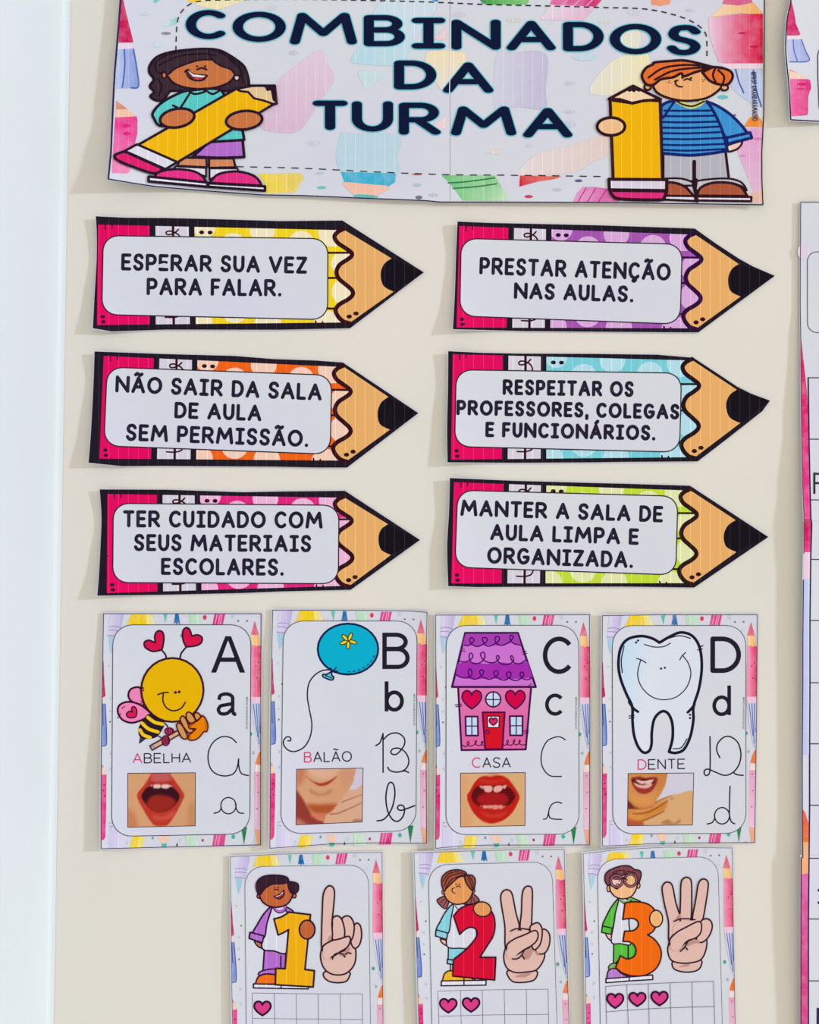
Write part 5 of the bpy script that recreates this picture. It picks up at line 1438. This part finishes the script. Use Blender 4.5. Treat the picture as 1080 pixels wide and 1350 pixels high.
s.line(sh, [(332, 388), (350, 410), (376, 400)], 8, (200, 190, 200)); s.line(sh, [(328, 392), (350, 416), (380, 404)], 4, K)
f = s.part('shoe', k); s.blob(f, [(252, 858, 1), (264, 815), (300, 795), (360, 812), (430, 842), (465, 858, 1)], (234, 176, 40), K, 7); s.blob(f, [(246, 858), (521, 854), (520, 884), (243, 888)], (222, 220, 230), K, 7, False); s.line(f, [(384, 830), (384, 884)], 7, K, False)
sk = (222, 150, 90); HC = (148, 74, 52)
for pts in ([(276, 332), (226, 350), (220, 368), (252, 404), (276, 408), (290, 365)], [(432, 318), (478, 354), (462, 372), (414, 386), (400, 368)]):
    s.blob(s.part('pigtail', k), pts, (146, 84, 84), K, 6)
s.lines(k, [[(275, 345), (240, 372)], [(280, 355), (256, 396)], [(435, 330), (450, 370)], [(428, 335), (428, 376)]], 4, K, False)
fa = s.part('face', k)
s.ell(fa, 258, 310, 11, 14, sk, K, 5); s.ell(fa, 440, 300, 12, 14, sk, K, 5)
s.blob(fa, [(264, 290), (272, 345), (310, 376), (352, 384), (402, 368), (432, 325), (436, 280), (400, 220), (320, 215)], sk, K, 7)
ha = s.part('hair', k)
s.blob(ha, [(260, 302), (246, 255), (252, 212), (290, 180), (345, 170), (392, 184), (400, 202, 1), (350, 218), (300, 262), (275, 286)], HC, K, 7)
s.blob(ha, [(396, 202, 1), (436, 206), (454, 236), (446, 290), (432, 296), (402, 258), (388, 220)], HC, K, 7)
s.lines(ha, [[(262, 270), (290, 215), (360, 190), (395, 198)], [(270, 285), (310, 230), (380, 202)], [(255, 240), (290, 195), (350, 180)], [(404, 206), (425, 250), (436, 290)], [(415, 206), (440, 250), (440, 285)]], 4.5, K)
s.dots(fa, [(336, 260), (356, 260)], 4.5, K); s.lines(fa, [[(338, 276), (350, 270), (362, 277)], [(318, 284), (309, 296), (318, 310), (328, 316)], [(312, 286), (324, 282)]], 4.5, K)
n2 = s.part('numeral_print')
s.blob(n2, [(320, 456, 1), (360, 412), (410, 388), (470, 382), (525, 400), (565, 448), (576, 515), (564, 580), (528, 640), (482, 712, 1), (581, 712, 1), (574, 852, 1), (315, 828, 1), (320, 726, 1), (390, 670), (445, 610), (466, 570), (456, 536), (425, 526), (390, 540), (358, 570, 1)], (212, 14, 52), (52, 14, 30), 8)
s.ell(s.part('hand', k), 497, 414, 55, 45, sk, K, 7, 12)
hand(s, [('wrist', [(656, 796), (658, 832), (690, 864), (750, 868), (812, 856), (836, 826), (830, 796), (740, 780)]),
         ('palm', [(644, 640), (630, 710), (648, 776), (700, 806), (765, 804), (832, 790), (874, 735), (882, 680), (850, 600), (800, 540), (700, 528), (652, 590)]),
         ('index_finger', [(642, 650), (637, 520), (618, 400), (612, 335), (628, 302), (656, 295), (682, 322), (704, 430), (726, 530), (690, 590)]),
         ('finger', [(732, 535), (740, 430), (744, 330), (758, 284), (786, 272), (806, 296), (806, 400), (798, 530), (765, 560)]),
         ('patch', [(655, 610), (690, 556), (735, 548), (790, 552), (796, 590), (740, 625), (680, 650)]),
         ('finger', [(868, 545), (892, 543), (914, 575), (912, 635), (888, 682), (852, 692), (828, 668), (846, 610)]),
         ('finger', [(792, 530), (814, 506), (844, 500), (866, 532), (866, 590), (850, 640), (816, 664), (796, 610)]),
         ('thumb', [(648, 642), (690, 602), (760, 572), (822, 546), (842, 568), (834, 608), (798, 642), (758, 664), (720, 690), (670, 706)])],
     [[(684, 722), (715, 720), (742, 698), (760, 665), (790, 652)], [(742, 698), (758, 722)], [(672, 550), (705, 536), (750, 535), (795, 542)]], [[(745, 690), (770, 660), (810, 668), (780, 724)], [(822, 670), (850, 690), (838, 700)], [(700, 832), (760, 812), (800, 812), (760, 836)]])
s.fill(s.parts[-1], [(656, 648), (700, 612), (740, 620), (730, 670), (690, 712), (650, 712)], SKIN, True)
kid_grid(s, [[(222, 922), (362, 918), (497, 915), (633, 913), (770, 912), (905, 910)], [(228, 1078), (366, 1074), (500, 1070), (636, 1068), (772, 1067), (907, 1065)], [(232, 1234), (370, 1230), (503, 1226), (639, 1224), (775, 1222), (910, 1220)]], [(234, 970, 340, 1055), (375, 965, 481, 1050)])
s.build()

fr = (750, 1110, 4.6957)
s = make_card('number_card', 'number card with a child in glasses, an orange 3 and three raised fingers', 'card', 'number cards with counting hands', fr,
    [(90, 72), (1012, 37), (1036, 1391), (116, 1426)], [(90, 72), (300, 48), (600, 32), (1012, 37)], [(1018, 500), (1030, 1127), (1036, 1391)], [], [(116, 1426), (108, 1127), (98, 400)],
    [(177, 108), (922, 90), (955, 1320), (200, 1345)], 26, edge_curl(769, [(1115, .007), (1250, .007), (1425, .007)]), .5)
s.ink = M_STREAK; s.lw = 1.2
k = s.part('child_drawing'); K = (46, 26, 42); GR = (84, 184, 62)
sh = s.part('shirt', k)
s.blob(s.part('trousers', k), [(278, 624), (420, 624), (416, 700), (380, 726), (320, 720), (276, 760)], GR, K, 7, False); s.line(k, [(367, 645), (367, 715)], 7, K, False)
s.blob(s.part('hand', k), [(230, 566), (264, 572), (268, 612), (242, 594)], (226, 190, 174), K, 7)
s.blob(sh, [(306, 352), (355, 352), (380, 380), (372, 500), (385, 628), (320, 628), (264, 618), (280, 500)], WHITE, K, 7)
s.blob(sh, [(308, 352), (268, 395), (232, 460), (210, 522), (268, 532), (288, 440)], GR, K, 7); s.blob(sh, [(208, 518), (268, 532), (262, 570), (203, 558)], GR, K, 7, False)
s.blob(sh, [(384, 344), (425, 358), (446, 372), (398, 378)], GR, K, 6); s.line(sh, [(322, 358), (350, 374), (382, 352)], 12, (120, 170, 90)); s.line(sh, [(316, 362), (350, 384), (388, 358)], 4, K)
f = s.part('shoe', k); s.blob(f, [(248, 786), (252, 762), (276, 750), (296, 756), (294, 790)], (120, 170, 90), K, 6); s.blob(f, [(234, 846, 1), (246, 795), (288, 782), (325, 812), (376, 836, 1)], (180, 120, 196), K, 7); s.blob(f, [(230, 845), (375, 834), (518, 822), (520, 850), (375, 858), (230, 870)], (222, 220, 230), K, 7, False); s.line(f, [(374, 834), (374, 858)], 6, K, False)
sk = (236, 180, 130)
fa = s.part('face', k)
s.ell(fa, 247, 286, 11, 22, sk, K, 6); s.ell(fa, 430, 268, 11, 18, sk, K, 6)
s.blob(fa, [(254, 270), (268, 318), (305, 345), (350, 349), (392, 330), (420, 280), (420, 230), (380, 195), (290, 200)], sk, K, 7)
ha = s.part('hair', k); HC = (122, 66, 72)
s.blob(ha, [(246, 268), (226, 245), (224, 208), (240, 182), (270, 165), (305, 152), (345, 145), (380, 150), (405, 168), (438, 176), (448, 200), (438, 240), (425, 258), (410, 215), (370, 196), (330, 205), (280, 210), (262, 235)], HC, K, 7)
s.lines(ha, [[(270, 190), (310, 175), (345, 178)], [(335, 195), (370, 180), (410, 190)], [(250, 225), (270, 200), (300, 190)]], 4.5, K)
gl = s.part('glasses', k)
s.ell(gl, 295, 240, 36, 37, (230, 190, 184), None); s.fill(gl, [(268, 228), (290, 208), (320, 216), (326, 232), (300, 234)], HC, True); s.ell(gl, 382, 235, 37, 38, (226, 178, 124), None)
s.line(gl, ellipse(295, 240, 36, 37), 15, (60, 26, 46), False, True); s.line(gl, ellipse(382, 235, 37, 38), 15, (60, 26, 46), False, True)
s.line(gl, ellipse(295, 240, 36, 37), 6, (150, 96, 106), False, True); s.line(gl, ellipse(382, 235, 37, 38), 6, (150, 96, 106), False, True)
s.line(gl, [(328, 226), (338, 218), (348, 226)], 8, (60, 26, 46)); s.dots(fa, [(313, 240), (360, 232)], 4, K); s.lines(fa, [[(292, 264), (300, 256), (310, 262)], [(285, 284), (298, 290), (306, 284)]], 4.5, K)
n3 = s.part('numeral_print')
s.blob(n3, [(348, 375, 1), (420, 369), (490, 384), (535, 428), (543, 500), (522, 550), (487, 573, 1), (530, 602), (566, 655), (570, 715), (542, 778), (480, 820), (405, 828), (335, 810), (290, 776, 1), (319, 702, 1), (360, 722), (402, 708), (416, 668), (400, 632), (372, 616), (335, 614, 1), (345, 551, 1), (400, 546), (428, 520), (425, 488), (392, 471), (334, 478, 1)], (236, 104, 16), (56, 26, 30), 8)
s.ell(s.part('hand', k), 540, 473, 40, 52, (236, 178, 118), K, 7)
hand(s, [('wrist', [(646, 738), (648, 780), (690, 800), (750, 804), (800, 790), (821, 758), (815, 730), (730, 720)]),
         ('palm', [(622, 610), (612, 670), (632, 728), (690, 748), (760, 746), (820, 724), (850, 660), (852, 590), (826, 480), (690, 472), (640, 500)]),
         ('index_finger', [(620, 610), (616, 490), (592, 385), (577, 290), (590, 256), (614, 247), (640, 270), (662, 375), (690, 478), (660, 540)]),
         ('finger', [(690, 486), (691, 350), (694, 255), (710, 224), (736, 218), (756, 240), (760, 320), (754, 480), (720, 510)]),
         ('finger', [(764, 478), (784, 360), (800, 262), (822, 230), (848, 232), (862, 262), (848, 370), (824, 490), (790, 520)]),
         ('patch', [(640, 545), (668, 498), (720, 486), (780, 486), (812, 506), (800, 545), (730, 560), (660, 590)]),
         ('finger', [(816, 490), (848, 473), (878, 488), (886, 528), (864, 584), (824, 618), (790, 604), (800, 550)]),
         ('thumb', [(622, 612), (660, 562), (730, 522), (798, 490), (820, 508), (814, 560), (782, 592), (740, 606), (700, 636), (650, 660)])],
     [[(690, 674), (716, 648), (734, 614), (760, 600)], [(720, 646), (733, 664)], [(650, 488), (690, 474), (740, 473), (780, 478)]], [[(734, 640), (745, 608), (785, 600), (810, 618), (770, 626)], [(664, 470), (690, 440), (690, 472)], [(680, 772), (740, 752), (740, 768)]])
s.fill(s.parts[-1], [(630, 622), (670, 580), (716, 584), (710, 626), (672, 664), (636, 660)], SKIN, True)
kid_grid(s, [[(228, 893), (358, 882), (492, 876), (627, 870), (762, 865), (895, 860)], [(232, 1050), (365, 1040), (495, 1031), (630, 1025), (765, 1020), (900, 1017)], [(236, 1207), (369, 1197), (499, 1188), (634, 1182), (769, 1176), (904, 1173)]], [(236, 938, 338, 1026), (372, 932, 476, 1014), (509, 925, 613, 1010)])
s.build()

# ------------------------------------------------------------------ posters cut off by the right edge of the view
s = Sheet('side_banner', 'corner of a second white banner beside the large title banner, above the chart', 'banner', None, (1030, -70, 1330, 175), base=0.0012, ink=M_STREAK,
          curls=[('left', 1036, 110, [(-70, .012), (20, .012), (70, .014), (120, .012), (175, .010)])])
le = [(1047, -70), (1043, 0), (1038, 25), (1036, 60), (1037.5, 85), (1040, 110), (1042.7, 158)]
o = spline(le, n=4) + [(1080, 160), (1325, 170), (1330, -70)]
s.paper(grow(o, 1.6))
Fr = (1000, 0, 7.5); s.fr = Fr
g = s.part('watercolour_print')
def wc(pts, col, smooth=False):
    s.fill(g, pts, col, smooth, M_WASH)
wc([(316, -60), (316, 20), (296, 100), (284, 200), (284, 352), (404, 350), (416, 336), (372, 240), (352, 110), (330, 20)], (204, 28, 98))
wc([(286, 354), (412, 352), (420, 386), (288, 390)], (234, 210, 222))
wc([(288, 390), (428, 386), (470, 500), (502, 604), (400, 614), (300, 612)], grad((1040, 0), (1064, 0), (184, 190, 226), (156, 166, 216)))
s.lines(g, [[(345, 392), (352, 500), (385, 600)], [(425, 392), (465, 500), (498, 602), (310, 612)]], 10, (84, 100, 172))
wc([(306, 684), (390, 726), (320, 726)], (220, 140, 96)); wc([(306, 700), (390, 726), (480, 770), (480, 780), (312, 780)], (242, 200, 176))
wc([(314, 782), (500, 784), (514, 800), (522, 870), (492, 960), (492, 1120), (480, 1140), (330, 1150), (322, 1100)], grad((1042, 0), (1066, 0), (234, 110, 164), (216, 44, 122)))
s.fill(g, ellipse(430, 834, 50, 12), (200, 36, 110)); s.fill(g, ellipse(420, 880, 40, 10), (206, 50, 120))
b = s.part('border_line'); s.fr = (0, 0, 1)
s.line(b, o[:-1], 1.5, (40, 30, 64), False)
p = s.part('panel_line'); s.line(p, [(1330, 62), (1090, 62), (1084, 63), (1080, 66.5), (1078.2, 73), (1078.4, 100), (1080, 141), (1082, 146), (1088, 149), (1326, 156)], 1.2, (50, 50, 60), False)
s.build()

s = Sheet('ruled_chart', 'tall white chart of joined sheets, ruled rows beside a pink and lilac strip', 'chart', None, (1050, 262, 1325, 1420), base=0.0012, ink=M_INK,
          curls=[('left', 1056, 130, [(262, .002), (400, .002), (450, .004), (560, .007), (640, .0105), (690, .0135), (760, .0115), (1060, .010), (1120, .011), (1140, .012), (1420, .009)])])
e1 = [(1055.9, 266.5), (1055.4, 340), (1055.2, 400), (1056, 450), (1056.6, 545), (1058.5, 640), (1060.2, 682)]
e2 = [(1060.6, 688), (1060, 730), (1059.4, 765), (1058.6, 850), (1058.6, 900), (1057.8, 1000), (1058, 1080), (1058.6, 1131)]
e3 = [(1056.5, 1130), (1056.2, 1200), (1056, 1350), (1056, 1420)]
s.paper(grow(e1 + [(1060.2, 685), (1320, 685), (1320, 267)], 1.2)); s.paper(grow([(1060.4, 687.6)] + e2[:-1] + [(1058.4, 1126), (1320, 1126), (1320, 687.6)], 1.2)); s.paper(grow([(1056.4, 1128.6)] + e3[1:] + [(1320, 1420), (1320, 1128.6)], 1.2))
s.fr = (0, 0, 1)
g = s.part('coloured_strip')
def wc(pts, col):
    s.fill(g, pts, col, False, M_WASH)
wc([(1056, 442), (1059, 470), (1064, 515), (1066, 545), (1067, 600), (1069.5, 684), (1060.3, 684), (1058.5, 640), (1056.6, 545)], grad((0, 500), (0, 690), (216, 32, 108), (226, 60, 138)))
wc([(1060.3, 684), (1069.5, 684), (1070, 688), (1069, 728), (1060.2, 728)], grad((0, 684), (0, 728), (190, 10, 76), (226, 40, 124)))
wc([(1060.2, 728), (1069, 728), (1068.2, 763), (1059.6, 763)], (228, 196, 214))
wc([(1059.6, 763), (1068.2, 763), (1068.2, 995), (1058, 995), (1058.8, 880)], grad((1059, 0), (1068, 0), (188, 186, 222), (192, 204, 232)))
wc([(1058, 1066), (1062, 1072), (1067, 1088), (1067, 1110), (1058, 1110)], grad((0, 1068), (0, 1110), (226, 76, 28), (232, 110, 44)))
wc([(1058, 1110), (1067, 1110), (1067, 1152), (1057, 1154)], (234, 170, 120))
wc([(1056.6, 1153), (1066, 1151), (1066, 1420), (1056.2, 1420)], grad((0, 1155), (0, 1290), (216, 92, 164), (210, 62, 130)))
s.fill(g, ellipse(1060, 332, 8, 10.5), (220, 204, 218), mat=M_WASH)
b = s.part('border_line')
s.line(b, [(1325, 267.5)] + e1 + [(1060.2, 700), (1060, 730)], 1.0, (70, 66, 80), False); s.line(b, e2[2:], 1.3, (40, 40, 96), False); s.line(b, e3, 1.3, (80, 14, 54), False)
t = s.part('ruled_table')
tx = [(1065.7, 498), (1066.8, 579), (1068, 640), (1069.2, 684), (1070.4, 690), (1069, 737), (1068, 818), (1068, 900), (1067.6, 980), (1067.6, 1061), (1066.8, 1131), (1066, 1211), (1066, 1420)]
s.line(t, tx, 1.8, (40, 36, 74), False)
ys = [498, 579, 659, 737.5, 818, 900, 980.5, 1061.5, 1131.5, 1211.5, 1293, 1374]
s.lines(t, [[(next(a[0] + (b_[0] - a[0]) * (y - a[1]) / (b_[1] - a[1]) for a, b_ in zip(tx, tx[1:]) if a[1] <= y <= b_[1]), y), (1310, y + 1)] for y in ys], 1.2, (48, 46, 54), False)
p = s.part('panel_line'); s.line(p, round_quad([(1064.6, 332), (1310, 332), (1310, 438.5), (1064.8, 438.5)], 13), .9, (66, 66, 76), False, True)
L = s.part('lettering')
s.lines(L, [[(1073.8, 624), (1073.8, 650)], [(1073.8, 624.6), (1086, 624.6)], [(1073.8, 637), (1084, 637)]], 2.8, (52, 48, 62), False)
s.dots(L, [(1080, 1173.5), (1080, 1190)], 1.9, (44, 42, 52))
s.lines(L, [[(1078.6, 1376), (1078.6, 1330), (1096, 1376), (1096, 1330)]], 3.4, (38, 36, 90), False)
s.build()
